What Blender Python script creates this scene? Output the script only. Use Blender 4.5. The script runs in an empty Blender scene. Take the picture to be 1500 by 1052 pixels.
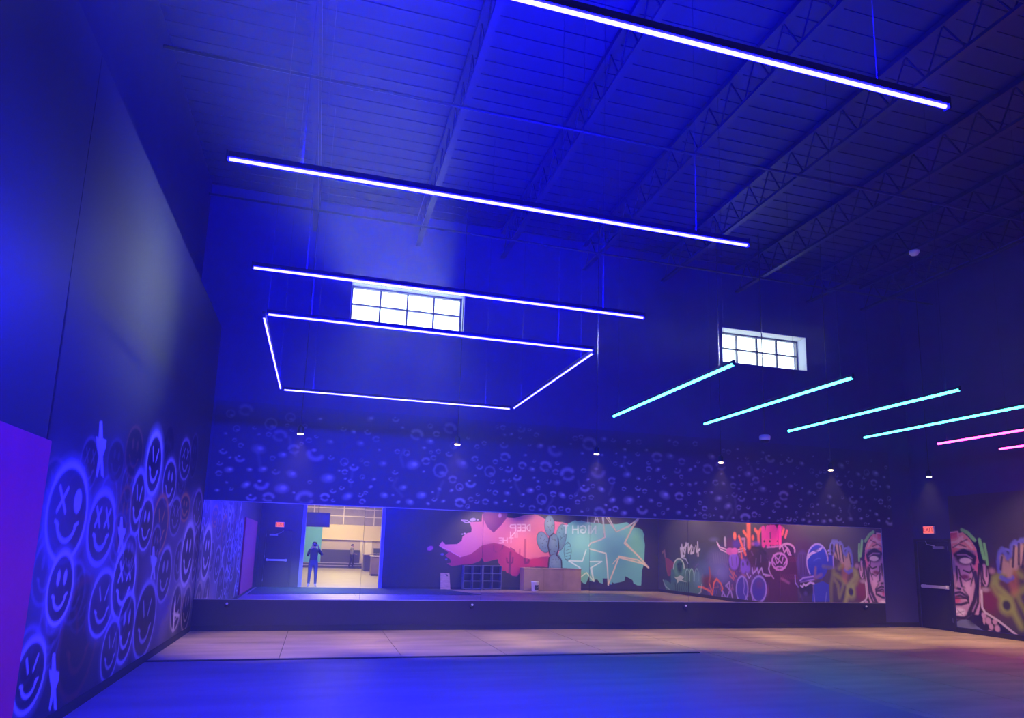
import bpy, bmesh, math, random
import numpy as np
from mathutils import Vector, Matrix

random.seed(7)
scene = bpy.context.scene
COL = scene.collection
PI = math.pi

# ------------------------------------------------------------------ camera, world, exposure
EYE = 1.6                      # phone held at eye height
F_PX, YAW, PITCH, ROLL = 1023.26, 0.28221, 0.17088, 0.02688
CXP, CYP = 770.0, 630.0        # principal point (the photograph is a crop)
_f = Vector((math.sin(YAW)*math.cos(PITCH), math.cos(YAW)*math.cos(PITCH), math.sin(PITCH)))
_r0 = Vector((math.cos(YAW), -math.sin(YAW), 0)); _u0 = _r0.cross(_f)
_c, _s = math.cos(ROLL), math.sin(ROLL)
CR = _c*_r0 + _s*_u0; CU = -_s*_r0 + _c*_u0; CF = _f
cam_d = bpy.data.cameras.new('camera'); cam = bpy.data.objects.new('camera', cam_d); COL.objects.link(cam)
m = Matrix((CR, CU, -CF)).transposed().to_4x4(); m.translation = (0, 0, EYE)
cam.matrix_world = m
cam_d.sensor_width = 36; cam_d.sensor_fit = 'HORIZONTAL'
cam_d.lens = F_PX/1500*36
cam_d.shift_x = -(CXP-750)/1500; cam_d.shift_y = (CYP-526)/1500
cam_d.clip_start = 0.005; cam_d.clip_end = 300
scene.camera = cam
scene.view_settings.view_transform = 'Standard'; scene.view_settings.look = 'None'
scene.view_settings.exposure = 0.0; scene.view_settings.gamma = 1.0
scene.view_settings.use_curve_mapping = False
scene.cycles.max_bounces = 8; scene.cycles.diffuse_bounces = 3; scene.cycles.glossy_bounces = 4
scene.cycles.transparent_max_bounces = 8; scene.cycles.volume_bounces = 1
scene.cycles.use_denoising = True
scene.cycles.sample_clamp_indirect = 6.0
scene.cycles.caustics_reflective = False; scene.cycles.caustics_refractive = False

wld = bpy.data.worlds.new('overcast_sky'); scene.world = wld; wld.use_nodes = True
bg = wld.node_tree.nodes['Background']; bg.inputs[0].default_value = (0.86, 0.94, 1.0, 1); bg.inputs[1].default_value = 4.6

BLUE = (1.4, 1.15, 1500.0); TEAL = (0.60, 7.5, 6.6); PINK = (20.0, 0.62, 7.0)
UP_W = {'blue': 860.0, 'teal': 3.0, 'pink': 3.0}; DOWN_W = {'blue': 76.0, 'teal': 6.5, 'pink': 22.0}
LED = {'blue': (.0008, .0002, 1.0), 'teal': (.02, 1.0, .85), 'pink': (1.0, .02, .35)}
UP_SPREAD, DOWN_SPREAD = 122.0, 136.0
HAZE = 0.0036
WIN1_POWER, WIN1_SPREAD = 170.0, 10.0; WIN2_POWER, WIN2_SPREAD = 80.0, 15.0
SPOT_W = 345.0; LOBBY_W = 430.0

# room, metres: camera at x=0, y=0; the mirror wall lies along y = D
D = 14.3; XL = -2.1; XR = 14.4; YF = 0.31; ZC = 8.7; ZL = 5.75
TH = 0.5

# ------------------------------------------------------------------ measuring helpers (pixel of the photograph -> point on a known plane)
def ray(x, y):
    return CR*((x-CXP)/F_PX) - CU*((y-CYP)/F_PX) + CF
def on_y(x, y, Y=D):
    d = ray(x, y); t = Y/d.y; return Vector((d.x*t, Y, EYE+d.z*t))
def on_x(x, y, X=XL):
    d = ray(x, y); t = X/d.x; return Vector((X, d.y*t, EYE+d.z*t))
def on_z(x, y, Z=0.0):
    d = ray(x, y); t = (Z-EYE)/d.z; return Vector((d.x*t, d.y*t, Z))
def mir_y(x, y, Y=YF):
    q = on_y(x, y, 2*D-Y); return Vector((q.x, Y, q.z))
def mir_x(x, y, X=XR):
    q = on_x(x, y, X); return Vector((X, 2*D-q.y, q.z))

# ------------------------------------------------------------------ materials
def lin(c):
    return tuple(((v/255)/12.92 if v/255 <= .04045 else ((v/255+.055)/1.055)**2.4) for v in c)
MATS = {}
def mat(name, color=(.5, .5, .5), rough=.6, metal=0.0, noise=0.0, scale=6.0, bump=0.0, bscale=40.0, spec=.5, stretch=None):
    if name in MATS: return MATS[name]
    M = bpy.data.materials.new(name); M.use_nodes = True; nt = M.node_tree; N = nt.nodes; L = nt.links
    b = N['Principled BSDF']; b.inputs['Base Color'].default_value = (*color, 1); b.inputs['Roughness'].default_value = rough
    b.inputs['Metallic'].default_value = metal; b.inputs['Specular IOR Level'].default_value = spec
    tc = N.new('ShaderNodeTexCoord'); mp = N.new('ShaderNodeMapping'); L.new(tc.outputs['Object'], mp.inputs[0])
    if stretch: mp.inputs['Scale'].default_value = stretch
    if noise:
        t = N.new('ShaderNodeTexNoise'); t.inputs['Scale'].default_value = scale; t.inputs['Detail'].default_value = 6
        L.new(mp.outputs[0], t.inputs['Vector'])
        r = N.new('ShaderNodeValToRGB'); e = r.color_ramp.elements
        e[0].position = .3; e[1].position = .7
        e[0].color = (*[max(0, v*(1-noise)) for v in color], 1); e[1].color = (*[min(1, v*(1+noise)) for v in color], 1)
        L.new(t.outputs['Fac'], r.inputs[0]); L.new(r.outputs[0], b.inputs['Base Color'])
    if bump:
        t2 = N.new('ShaderNodeTexNoise'); t2.inputs['Scale'].default_value = bscale; t2.inputs['Detail'].default_value = 4
        L.new(mp.outputs[0], t2.inputs['Vector'])
        bp = N.new('ShaderNodeBump'); bp.inputs['Strength'].default_value = bump; bp.inputs['Distance'].default_value = .01
        L.new(t2.outputs['Fac'], bp.inputs['Height']); L.new(bp.outputs[0], b.inputs['Normal'])
    MATS[name] = M; return M
def emit(name, color, strength=1.0):
    if name in MATS: return MATS[name]
    M = bpy.data.materials.new(name); M.use_nodes = True; nt = M.node_tree
    nt.nodes.clear(); e = nt.nodes.new('ShaderNodeEmission'); o = nt.nodes.new('ShaderNodeOutputMaterial')
    mx = max(color); e.inputs[0].default_value = (*[v/mx for v in color], 1); e.inputs[1].default_value = strength*mx
    nt.links.new(e.outputs[0], o.inputs[0]); MATS[name] = M; return M
def paint_mat(name, rough=.5):
    M = bpy.data.materials.new(name); M.use_nodes = True; nt = M.node_tree
    b = nt.nodes['Principled BSDF']; b.inputs['Roughness'].default_value = rough; b.inputs['Specular IOR Level'].default_value = .5
    a = nt.nodes.new('ShaderNodeAttribute'); a.attribute_name = 'paint'
    nt.links.new(a.outputs['Color'], b.inputs['Base Color']); return M

BLACK = (.028, .028, .032)
m_black = mat('black_wall_paint', BLACK, .55, noise=.12, scale=2.0, bump=.15, bscale=60)
m_grey = mat('charcoal_wall_paint', (.034, .032, .125), .6, noise=.1, scale=2.0, bump=.15, bscale=60)
m_left = mat('dark_panel_paint', (.05, .053, .032), .5, noise=.08, scale=1.0)
m_ceil = mat('black_metal_deck', (.010, .010, .019), .6, noise=.15, scale=1.5)
m_steel = mat('dark_steel', (.015, .015, .017), .5, .2)
m_housing = mat('black_aluminium', (.02, .02, .022), .4, .5)
m_cable = mat('steel_cable', (.35, .35, .38), .4, .6)
m_concrete = mat('polished_concrete', (.36, .275, .175), .42, noise=.28, scale=1.3, bump=.08, bscale=25, stretch=(.5, 2.2, 1))
m_sheet = mat('grey_vinyl_floor', (.25, .19, .168), .4, noise=.2, scale=1.1, bump=.06, bscale=25, stretch=(.5, 2.2, 1))
m_turf = mat('green_turf', (.05, .11, .055), .95, noise=.3, scale=30, bump=.6, bscale=200)
m_rubber = mat('black_rubber', (.012, .012, .013), .7)
m_chrome = mat('brushed_steel', (.62, .62, .62), .35, .9)
m_chromep = mat('satin_push_bar', (.72, .70, .66), .45, .2)
m_mirror = mat('silvered_glass', (.90, .91, .92), .0, 1.0)
m_trim = mat('aluminium_trim', (.55, .55, .58), .35, .6)
m_white = mat('white_plastic', (.75, .75, .74), .5)
m_dark = mat('dark_laminate', (.045, .04, .05), .5)
m_door = mat('dark_door_paint', (.02, .02, .026), .5)
m_card = mat('corrugated_cardboard', (.33, .22, .15), .8, noise=.15, scale=3)
m_plywood = mat('pale_plywood', (.55, .38, .25), .7, noise=.2, scale=4, stretch=(1, 1, 4))
m_pinkpad = mat('pink_wall_board', (.80, .015, .12), .55, noise=.05, scale=2)

# ------------------------------------------------------------------ mesh helpers
def link(o, parent=None):
    COL.objects.link(o)
    if parent is not None: o.parent = parent
    return o
def bx(bm, lo, hi):
    v = [bm.verts.new((x, y, z)) for x in (lo[0], hi[0]) for y in (lo[1], hi[1]) for z in (lo[2], hi[2])]
    for f in ((0, 1, 3, 2), (4, 6, 7, 5), (0, 4, 5, 1), (2, 3, 7, 6), (0, 2, 6, 4), (1, 5, 7, 3)):
        bm.faces.new([v[i] for i in f])
def tube(bm, pts, r, n=10, caps=True):
    pts = [Vector(p) for p in pts]; rings = []
    rs = r if isinstance(r, (list, tuple)) else [r]*len(pts)
    for i, p in enumerate(pts):
        d = (pts[min(i+1, len(pts)-1)]-pts[max(i-1, 0)]).normalized()
        a = Vector((0, 0, 1)) if abs(d.z) < .9 else Vector((1, 0, 0))
        s = d.cross(a).normalized(); t = d.cross(s)
        rings.append([bm.verts.new(p+(s*math.cos(2*PI*k/n)+t*math.sin(2*PI*k/n))*rs[i]) for k in range(n)])
    for i in range(len(rings)-1):
        for k in range(n):
            bm.faces.new((rings[i][k], rings[i][(k+1) % n], rings[i+1][(k+1) % n], rings[i+1][k]))
    if caps:
        bm.faces.new(rings[0][::-1]); bm.faces.new(rings[-1])
def lathe(bm, prof, n=20, c=(0, 0, 0)):
    rings = [[bm.verts.new((c[0]+r*math.cos(2*PI*k/n), c[1]+r*math.sin(2*PI*k/n), c[2]+z)) for k in range(n)] for r, z in prof]
    for i in range(len(rings)-1):
        for k in range(n): bm.faces.new((rings[i][k], rings[i][(k+1) % n], rings[i+1][(k+1) % n], rings[i+1][k]))
    bm.faces.new(rings[0][::-1]); bm.faces.new(rings[-1])
def mesh(name, bm, material, parent=None, smooth=False, bevel=0.0):
    bmesh.ops.recalc_face_normals(bm, faces=bm.faces)
    if bevel:
        bmesh.ops.bevel(bm, geom=list(bm.edges), offset=bevel, segments=2, affect='EDGES', profile=.5, clamp_overlap=True)
    d = bpy.data.meshes.new(name); bm.to_mesh(d); bm.free()
    mm = material if isinstance(material, (list, tuple)) else [material]
    for x in mm: d.materials.append(x)
    if smooth:
        for p in d.polygons: p.use_smooth = True
    o = bpy.data.objects.new(name, d); return link(o, parent)
def box(name, lo, hi, material, parent=None, bevel=0.0):
    bm = bmesh.new(); bx(bm, lo, hi); return mesh(name, bm, material, parent, bevel=bevel)
def rod(name, pts, r, material, parent=None, n=10):
    bm = bmesh.new(); tube(bm, pts, r, n); return mesh(name, bm, material, parent, smooth=True)
def tag(o, label, cat, group=None, kind=None):
    o['label'] = label; o['category'] = cat
    if group: o['group'] = group
    if kind: o['kind'] = kind
    return o
def thing(name, label, cat, loc=(0, 0, 0), rz=0.0, group=None):
    o = bpy.data.objects.new(name, None); o.empty_display_size = .1; link(o)
    o.location = loc; o.rotation_euler = (0, 0, rz); return tag(o, label, cat, group)
def struct(o, label=None, cat=None):
    o['kind'] = 'structure'
    if label: o['label'] = label
    if cat: o['category'] = cat
    return o
def dup(root, loc, rz=None, label=None):
    r = root.copy(); COL.objects.link(r); r.location = loc
    if rz is not None: r.rotation_euler = (0, 0, rz)
    if label: r['label'] = label
    for ch in list(root.children):
        c = ch.copy(); COL.objects.link(c); c.parent = r
        for g in list(ch.children):
            d = g.copy(); COL.objects.link(d); d.parent = c
    return r

# ------------------------------------------------------------------ spray-paint canvas: colours per vertex of a fine wall grid
class Canvas:
    def __init__(s, u0, u1, v0, v1, res, base):
        s.u0, s.v0 = u0, v0; s.nu = int(round((u1-u0)/res))+1; s.nv = int(round((v1-v0)/res))+1
        s.du = (u1-u0)/(s.nu-1); s.dv = (v1-v0)/(s.nv-1)
        s.c = np.empty((s.nv, s.nu, 3)); s.c[:] = base
        s.res = res; s.mask = None
    def _win(s, a, b, c, d):
        i0 = max(0, int((a-s.u0)/s.du)); i1 = min(s.nu, int((b-s.u0)/s.du)+2)
        j0 = max(0, int((c-s.v0)/s.dv)); j1 = min(s.nv, int((d-s.v0)/s.dv)+2)
        if i1 <= i0 or j1 <= j0: return None
        U, V = np.meshgrid(s.u0+np.arange(i0, i1)*s.du, s.v0+np.arange(j0, j1)*s.dv)
        return (slice(j0, j1), slice(i0, i1)), U, V
    def _lay(s, sl, a, col):
        col = np.array(lin(col)) if max(col) > 1 else np.array(col)
        a = np.clip(a, 0, 1)[..., None]
        if s.mask is not None: a = a*s.mask[sl][..., None]
        s.c[sl] = s.c[sl]*(1-a)+col*a
    def stroke(s, pts, w, col, alpha=1.0, soft=.35, wv=None):
        """soft: share of the half width that fades; wv scales v distances (for foreshortened measurements)"""
        P = np.array([(p[0], p[1]) for p in pts], float); h = w*.5; e = h*(1+soft)+s.res
        W = s._win(P[:, 0].min()-e, P[:, 0].max()+e, P[:, 1].min()-e, P[:, 1].max()+e)
        if W is None: return
        sl, U, V = W; dist = np.full(U.shape, 1e9)
        for i in range(max(1, len(P)-1)):
            a = P[i]; b = P[min(i+1, len(P)-1)]; d = b-a; L2 = d@d
            t = np.clip(((U-a[0])*d[0]+(V-a[1])*d[1])/L2, 0, 1) if L2 > 0 else 0
            dist = np.minimum(dist, np.hypot(U-a[0]-t*d[0], V-a[1]-t*d[1]))
        f = max(h*soft, s.res*.5)
        s._lay(sl, alpha*np.clip((h+f-dist)/(2*f), 0, 1), col)
    def ring(s, cu, cv, ru, rv, w, col, alpha=1.0, soft=.5, a0=None, a1=None, grow=0.0):
        n = 40; A = np.linspace(0 if a0 is None else a0, 2*PI if a1 is None else a1, n)
        s.stroke([(cu+ru*math.cos(t), cv+rv*math.sin(t)) for t in A], w, col, alpha, soft)
    def disc(s, cu, cv, ru, rv, col, alpha=1.0, soft=.15, rot=0.0):
        R = max(ru, rv)*(1+soft)
        W = s._win(cu-R, cu+R, cv-R, cv+R)
        if W is None: return
        sl, U, V = W; c, k = math.cos(rot), math.sin(rot)
        x = (U-cu)*c+(V-cv)*k; y = -(U-cu)*k+(V-cv)*c
        q = np.hypot(x/ru, y/rv); s._lay(sl, alpha*np.clip((1+soft-q)/(2*soft), 0, 1), col)
    def poly(s, pts, col, alpha=1.0):
        P = np.array([(p[0], p[1]) for p in pts], float)
        W = s._win(P[:, 0].min(), P[:, 0].max(), P[:, 1].min(), P[:, 1].max())
        if W is None: return
        sl, U, V = W; acc = np.zeros(U.shape)
        for ou, ov in ((-.25, -.25), (.25, -.25), (-.25, .25), (.25, .25)):
            ins = np.zeros(U.shape, bool); x = U+ou*s.du; y = V+ov*s.dv
            for i in range(len(P)):
                a, b = P[i], P[i-1]
                if a[1] == b[1]: continue
                ins ^= ((a[1] > y) != (b[1] > y)) & (x < (b[0]-a[0])*(y-a[1])/(b[1]-a[1])+a[0])
            acc += ins*.25
        s._lay(sl, alpha*acc, col)
    def clip_to(s, pts):
        keep = s.c; s.c = np.zeros_like(keep); s.mask = None; s.poly(pts, (1, 1, 1)); k = s.c[..., 0]; s.c = keep; s.mask = k
    def build(s, name, to3d, parent, material, label=None):
        U, V = np.meshgrid(s.u0+np.arange(s.nu)*s.du, s.v0+np.arange(s.nv)*s.dv)
        co = np.stack(to3d(U.ravel(), V.ravel()), 1).astype(np.float32)
        nu, nv = s.nu, s.nv; i = np.arange(nu*nv).reshape(nv, nu)
        q = np.stack([i[:-1, :-1], i[:-1, 1:], i[1:, 1:], i[1:, :-1]], -1).reshape(-1)
        me = bpy.data.meshes.new(name); nf = (nu-1)*(nv-1)
        me.vertices.add(nu*nv); me.vertices.foreach_set('co', co.ravel())
        me.loops.add(nf*4); me.loops.foreach_set('vertex_index', q.astype(np.int32))
        me.polygons.add(nf); me.polygons.foreach_set('loop_start', (np.arange(nf)*4).astype(np.int32))
        me.polygons.foreach_set('loop_total', np.full(nf, 4, np.int32))
        me.update(calc_edges=True)
        at = me.attributes.new('paint', 'FLOAT_COLOR', 'POINT')
        rgba = np.ones((nu*nv, 4), np.float32); rgba[:, :3] = s.c.reshape(-1, 3); at.data.foreach_set('color', rgba.ravel())
        me.materials.append(material)
        o = bpy.data.objects.new(name, me); link(o, parent)
        if label: o['label'] = label
        return o


# ------------------------------------------------------------------ large lights (daylight, lobby)
def area(name, loc, target, sx, sy, watt, color, spread=180):
    d = bpy.data.lights.new(name, 'AREA'); d.shape = 'RECTANGLE'; d.size = sx; d.size_y = sy
    d.energy = watt; d.color = color; d.spread = math.radians(spread)
    o = bpy.data.objects.new(name, d); link(o); o.location = loc
    o.rotation_euler = (Vector(target)-Vector(loc)).to_track_quat('-Z', 'Y').to_euler(); return o
def spot(name, loc, target, watt, color, deg, blend=.6, r=.04):
    d = bpy.data.lights.new(name, 'SPOT'); d.energy = watt; d.color = color
    d.spot_size = math.radians(deg); d.spot_blend = blend; d.shadow_soft_size = r
    o = bpy.data.objects.new(name, d); link(o); o.location = loc
    o.rotation_euler = (Vector(target)-Vector(loc)).to_track_quat('-Z', 'Y').to_euler(); return o
W1 = Vector((1.5, D+.25, 6.64)); W2 = Vector((10.23, D+.25, 6.64))
BEAM1 = ray(672, 672).normalized()                          # axis of an added window beam standing in for a lens streak
BEAM2 = ray(610, 300).normalized()  # steeper added beam, for the glow below the first window
area('daylight', W1+BEAM2*.9, W1-BEAM2*4, 1.7, .45, 60.0, (.86, .95, 1.0), 14)
area('daylight', W1+BEAM1*.9, W1-BEAM1*4, 1.7, .5, WIN1_POWER, (.86, .95, 1.0), WIN1_SPREAD)
dd = (W2-Vector((XL, 9.6, 4.6))).normalized()
area('daylight', W2+dd*1.5, (XL, 9.6, 4.6), 2.3, .9, WIN2_POWER, (.86, .97, .95), WIN2_SPREAD)
for y in (-4, -10, -16, -22):
    area('lobby_lamp', (1.5, y, 4.9), (1.5, y, 0), 3.0, 1.2, LOBBY_W, (1.0, .80, .42))
WARM = (1.0, .66, .40)

# ------------------------------------------------------------------ the setting
fl = struct(box('floor', (XL-.6, -27, -.25), (XR+.6, D+.6, -.012), m_rubber))
jx = [XL-.6, -.4, 1.33, 2.95, 4.67, 6.39, 8.11, 9.83, 11.55, 13.27, XR+.05]
jy = [10.74, 12.6, D+.02]
g = .005
for a in range(len(jx)-1):
    for b in range(len(jy)-1):
        box('slab', (jx[a]+g, jy[b]+g, -.012), (jx[a+1]-g, jy[b+1]-g, 0), m_concrete, fl)
for a in range(len(jx)-1):
    for y0, y1 in ((YF-.25, 5.3), (5.3, 10.74)):
        box('slab', (jx[a]+g, y0+g, -.012), (jx[a+1]-g, y1-g, 0), m_concrete, fl)
m_lobbyfloor = mat('pale_lobby_concrete', (.26, .22, .17), .4, noise=.12, scale=.8)
for k in range(4):
    box('slab', (-5, -27+k*6.765, -.012), (9, -27+(k+1)*6.765-.006, 0), m_lobbyfloor, fl)

ce = struct(box('ceiling', (XL-.6, YF-.25, ZC), (XR+.3, D+TH, ZC+.2), m_ceil))
bm = bmesh.new()
for k in range(46):                                        # ribs of the metal deck run along x
    y = YF+.2+k*.305; bx(bm, (XL-.5, y, ZC-.014), (XR, y+.12, ZC))
o = mesh('deck_ribs', bm, m_ceil, ce); o['kind'] = 'stuff'
for x in (-.5, 1.62, 3.5, 5.45, 7.45, 9.47, 11.53, 13.2):  # open-web joists along y
    bm = bmesh.new()
    bx(bm, (x-.05, YF, ZC-.12), (x+.05, D, ZC-.041)); bx(bm, (x-.05, YF, 8.0), (x+.05, D, 8.05))
    n = 22
    for k in range(n):
        y0 = YF+.1+(D-YF-.2)*k/n; y1 = YF+.1+(D-YF-.2)*(k+1)/n; ym = (y0+y1)/2
        tube(bm, [(x, y0, 8.03), (x, ym, ZC-.1)], .014, 5, False); tube(bm, [(x, ym, ZC-.1), (x, y1, 8.03)], .014, 5, False)
    mesh('joist', bm, m_steel, ce)
for y in (13.25, 9.2, 5.2, 2.0):
    rod('conduit', [(XL-.3, y, 7.97), (XR, y, 7.97)], .025, m_steel, ce, 8)

# back wall with its two window openings
WINS = [(.3, 2.7), (9.03, 11.43)]; WZ0, WZ1 = 6.2, 7.07
bm = bmesh.new(); y0, y1 = D, D+TH
bx(bm, (XL-.6, y0, -.1), (XR+.3, y1, WZ0)); bx(bm, (XL-.6, y0, WZ1), (XR+.3, y1, ZC+.2))
xs = [XL-.6, WINS[0][0], WINS[0][1], WINS[1][0], WINS[1][1], XR+.3]
for k in (0, 2, 4): bx(bm, (xs[k], y0, WZ0), (xs[k+1], y1, WZ1))
wall_back = struct(mesh('wall_back', bm, m_grey))
m_reveal = mat('white_reveal_plaster', (.62, .66, .62), .7)
m_frame = mat('grey_window_frame', (.12, .13, .13), .5)
gl = bpy.data.materials.new('window_glass'); gl.use_nodes = True; nt = gl.node_tree; nt.nodes.clear()
tr = nt.nodes.new('ShaderNodeBsdfTransparent'); tr.inputs[0].default_value = (.93, .97, .97, 1)
gs = nt.nodes.new('ShaderNodeBsdfGlossy'); gs.inputs['Roughness'].default_value = .05
mx = nt.nodes.new('ShaderNodeMixShader'); mx.inputs[0].default_value = .06
out = nt.nodes.new('ShaderNodeOutputMaterial')
nt.links.new(tr.outputs[0], mx.inputs[1]); nt.links.new(gs.outputs[0], mx.inputs[2]); nt.links.new(mx.outputs[0], out.inputs[0])
for i, (a, b) in enumerate(WINS):
    yg = D+.36
    bm = bmesh.new()
    for lo, hi in (((a, yg-.04, WZ0), (a+.05, yg+.04, WZ1)), ((b-.05, yg-.04, WZ0), (b, yg+.04, WZ1)),
                   ((a, yg-.04, WZ0), (b, yg+.04, WZ0+.05)), ((a, yg-.04, WZ1-.05), (b, yg+.04, WZ1))): bx(bm, lo, hi)
    wn = struct(mesh('window_%d' % (i+1), bm, m_frame),
                ['high window behind the blue light bars, nearer the smiley wall', 'high window behind the first teal light bar'][i])
    wd = (b-a-.1)/4
    for k in range(1, 4): box('mullion', (a+.05+k*wd-.018, yg-.03, WZ0+.05), (a+.05+k*wd+.018, yg+.03, WZ1-.05), m_frame, wn)
    zm = (WZ0+WZ1)/2+.02
    box('transom', (a+.05, yg-.03, zm-.016), (b-.05, yg+.03, zm+.016), m_frame, wn)
    for k in range(4):
        for z0_, z1_ in ((WZ0+.05, zm-.016), (zm+.016, WZ1-.05)):
            box('pane', (a+.05+k*wd+.018, yg-.004, z0_), (a+.05+(k+1)*wd-.018, yg+.004, z1_), gl, wn)
    bm = bmesh.new(); t = .012
    bx(bm, (a, D+.002, WZ1-t), (b, yg-.04, WZ1)); bx(bm, (a, D+.002, WZ0), (b, yg-.04, WZ0+t))
    bx(bm, (a, D+.002, WZ0), (a+t, yg-.04, WZ1)); bx(bm, (b-t, D+.002, WZ0), (b, yg-.04, WZ1))
    mesh('reveal', bm, m_reveal, wn)

# left wall: tall dark panels with a joint, a set-back wall above them
wl = struct(box('wall_left', (XL-.45, YF-.25, -.1), (XL-.06, D, ZL-.03), m_black))
for ya, yb in ((YF-.25, 6.275), (6.287, D)):
    box('wall_panel', (XL-.06, ya, 0), (XL, yb, ZL), m_left, wl)
box('upper_wall', (XL-.6, YF-.25, ZL-.2), (XL-.45, D, ZC), m_black, wl)
box('baseboard_left', (XL, 6.45, 0), (XL+.012, D-.03, .10), m_rubber)['kind'] = 'structure'

# right wall with the exit door opening
DY0, DY1, DH = 13.31, 14.24, 2.08
bm = bmesh.new()
bx(bm, (XR, YF-.25, -.1), (XR+.3, DY0, ZC)); bx(bm, (XR, DY0, DH), (XR+.3, DY1, ZC))
bx(bm, (XR, DY1, -.1), (XR+.3, D+TH, ZC))
bx(bm, (XR+.2, DY0, -.1), (XR+.3, DY1, DH))
wr = struct(mesh('wall_right', bm, m_grey))
box('baseboard_right', (XR-.012, YF, 0), (XR, DY0-.06, .11), m_rubber)['kind'] = 'structure'
box('baseboard_back', (13.37, D-.012, 0), (XR, D, .11), m_rubber)['kind'] = 'structure'


def panic_door(name, flip=1, label=None):
    """door leaf in its own frame: local x along the wall (hinge at 0), y out of the wall into the room, z up"""
    e = bpy.data.objects.new(name, None); link(e); struct(e, label)
    W, Hh = .93, 2.08
    bm = bmesh.new()
    bx(bm, (-.06, -.10, 0), (0, .03, Hh+.06)); bx(bm, (W, -.10, 0), (W+.06, .03, Hh+.06)); bx(bm, (0, -.10, Hh), (W, .03, Hh+.06))
    mesh('door_frame', bm, m_door, e, bevel=.004)
    lf = box('door_leaf', (.006, -.06, .012), (W-.006, -.012, Hh-.006), m_door, e, bevel=.003)
    pb = box('push_bar', (.07, .035, .965), (W-.12, .075, 1.035), m_chromep, e, bevel=.01)
    for x in (.07, W-.20): box('bar_bracket', (x, -.012, .955), (x+.08, .045, 1.045), m_chromep, pb, bevel=.006)
    cl = box('door_closer', (.12, -.012, 1.90), (.42, .045, 1.965), m_chrome, e, bevel=.008)
    rod('closer_arm', [(.36, .03, 1.97), (.52, .10, 2.01), (.62, .035, 2.09)], .010, m_chrome, cl, 8)
    for z in (.2, 1.05, 1.85): rod('hinge', [(.0, .02, z), (.0, .02, z+.11)], .009, m_chrome, e, 8)
    return e
d1 = panic_door('door_1', label='black exit door with a pale push bar beside the painted face')
d1.location = (XR, DY0, 0); d1.rotation_euler = (0, 0, PI/2)

# front wall (behind the photographer's phone): the wide opening to the lobby, a second exit door
OX0, OX1, OH = -.55, 2.49, 3.6
FX0 = -1.86                                                # hinge side of door_2
bm = bmesh.new(); y0, y1 = YF-.25, YF
bx(bm, (OX0-.0, y0, OH), (OX1, y1, ZC)); bx(bm, (OX1, y0, -.1), (XR+.3, y1, ZC))
bx(bm, (XL-.45, y0, -.1), (FX0, y1, ZC)); bx(bm, (FX0, y0, 2.08), (FX0+.93, y1, ZC)); bx(bm, (FX0+.93, y0, -.1), (OX0, y1, ZC))
bx(bm, (FX0, y0, -.1), (FX0+.93, y0+.06, 2.08))
wf = struct(mesh('wall_front', bm, m_black))
m_jamb = mat('painted_steel_jamb', (.42, .42, .46), .45)
for n, xa, xb in (('trim_1', OX0-.04, OX0+.09), ('trim_2', OX1-.09, OX1+.04)):
    bm = bmesh.new(); bx(bm, (xa, y0-.02, 0), (xb, y1+.02, OH)); struct(mesh(n, bm, m_jamb, bevel=.006))
box('baseboard_front', (OX1+.05, YF, 0), (XR-.02, YF+.012, .10), m_rubber)['kind'] = 'structure'
d2 = panic_door('door_2', label='black exit door reflected beside the lobby opening')
d2.location = (FX0, YF, 0)

# mirror wall: black wainscot, seven mirror panels with thin trim, knobs below
MZ0, MZ1, MX1 = .575, 2.37, 13.37
bm = bmesh.new(); bx(bm, (XL, D-.035, 0), (MX1-.01, D, MZ0-.012))
struct(mesh('trim_3', bm, mat('black_satin_board', (.012, .012, .014), .45)), 'black board wainscot under the long mirror')
bm = bmesh.new(); bx(bm, (XL, D-.047, 0), (MX1-.01, D-.035, .10)); struct(mesh('trim_4', bm, m_rubber), 'black rubber base along the wainscot')
mir = thing('wall_mirror', 'long frameless wall mirror of seven panes above the black wainscot', 'mirror', (0, D, MZ0))
me_ = [XL+.01, -1.5, .87, 3.28, 5.65, 8.02, 10.4, MX1]
tl = [(0, 0), (.0001, 0), (-.0003, .0002), (.0002, -.0001), (-.0002, .0001), (.0001, 0), (0, 0)]
for k in range(7):
    a, b = me_[k]+.0025, me_[k+1]-.0025; c = (a+b)/2; h = MZ1-MZ0
    p = box('mirror_panel', (-(b-a)/2, -.003, -h/2), ((b-a)/2, .003, h/2), m_mirror, mir)
    p.location = (c, -.022, h/2); p.rotation_euler = (tl[k][0], 0, tl[k][1])
for nm, z in (('bottom_trim', -.012), ('top_trim', MZ1-MZ0)):
    box(nm, (XL+.01, -.034, z), (MX1, -.002, z+.012), m_trim, mir)
box('side_trim', (MX1, -.034, -.012), (MX1+.008, -.002, MZ1-MZ0+.012), m_trim, mir)
kn = ['nearest the smiley wall', 'below the reflected cubbies', 'below the reflected green graffiti', 'below the reflected face']
for x, w in zip((-1.51, 3.1, 7.92, 12.76), kn):
    t = thing('mirror_stop', 'small black stop with pale cap under the mirror, '+w, 'knob', (x, D-.035, .455), group='knobs under the mirror')
    bm = bmesh.new(); tube(bm, [(0, 0, 0), (0, -.02, 0), (0, -.045, 0)], [.05, .045, .04], 14); mesh('knob_body', bm, m_rubber, t, True)
    bm = bmesh.new(); tube(bm, [(0, -.03, .035), (0, -.05, .035)], .022, 12); mesh('knob_cap', bm, m_white, t, True)

# pink board on the left wall
tag(box('wall_board', (XL+.001, 2.1, .10), (XL+.045, 6.26, 2.35), m_pinkpad, bevel=.004), 'large magenta lit board fixed flat on the wall before the smileys', 'board')

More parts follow.
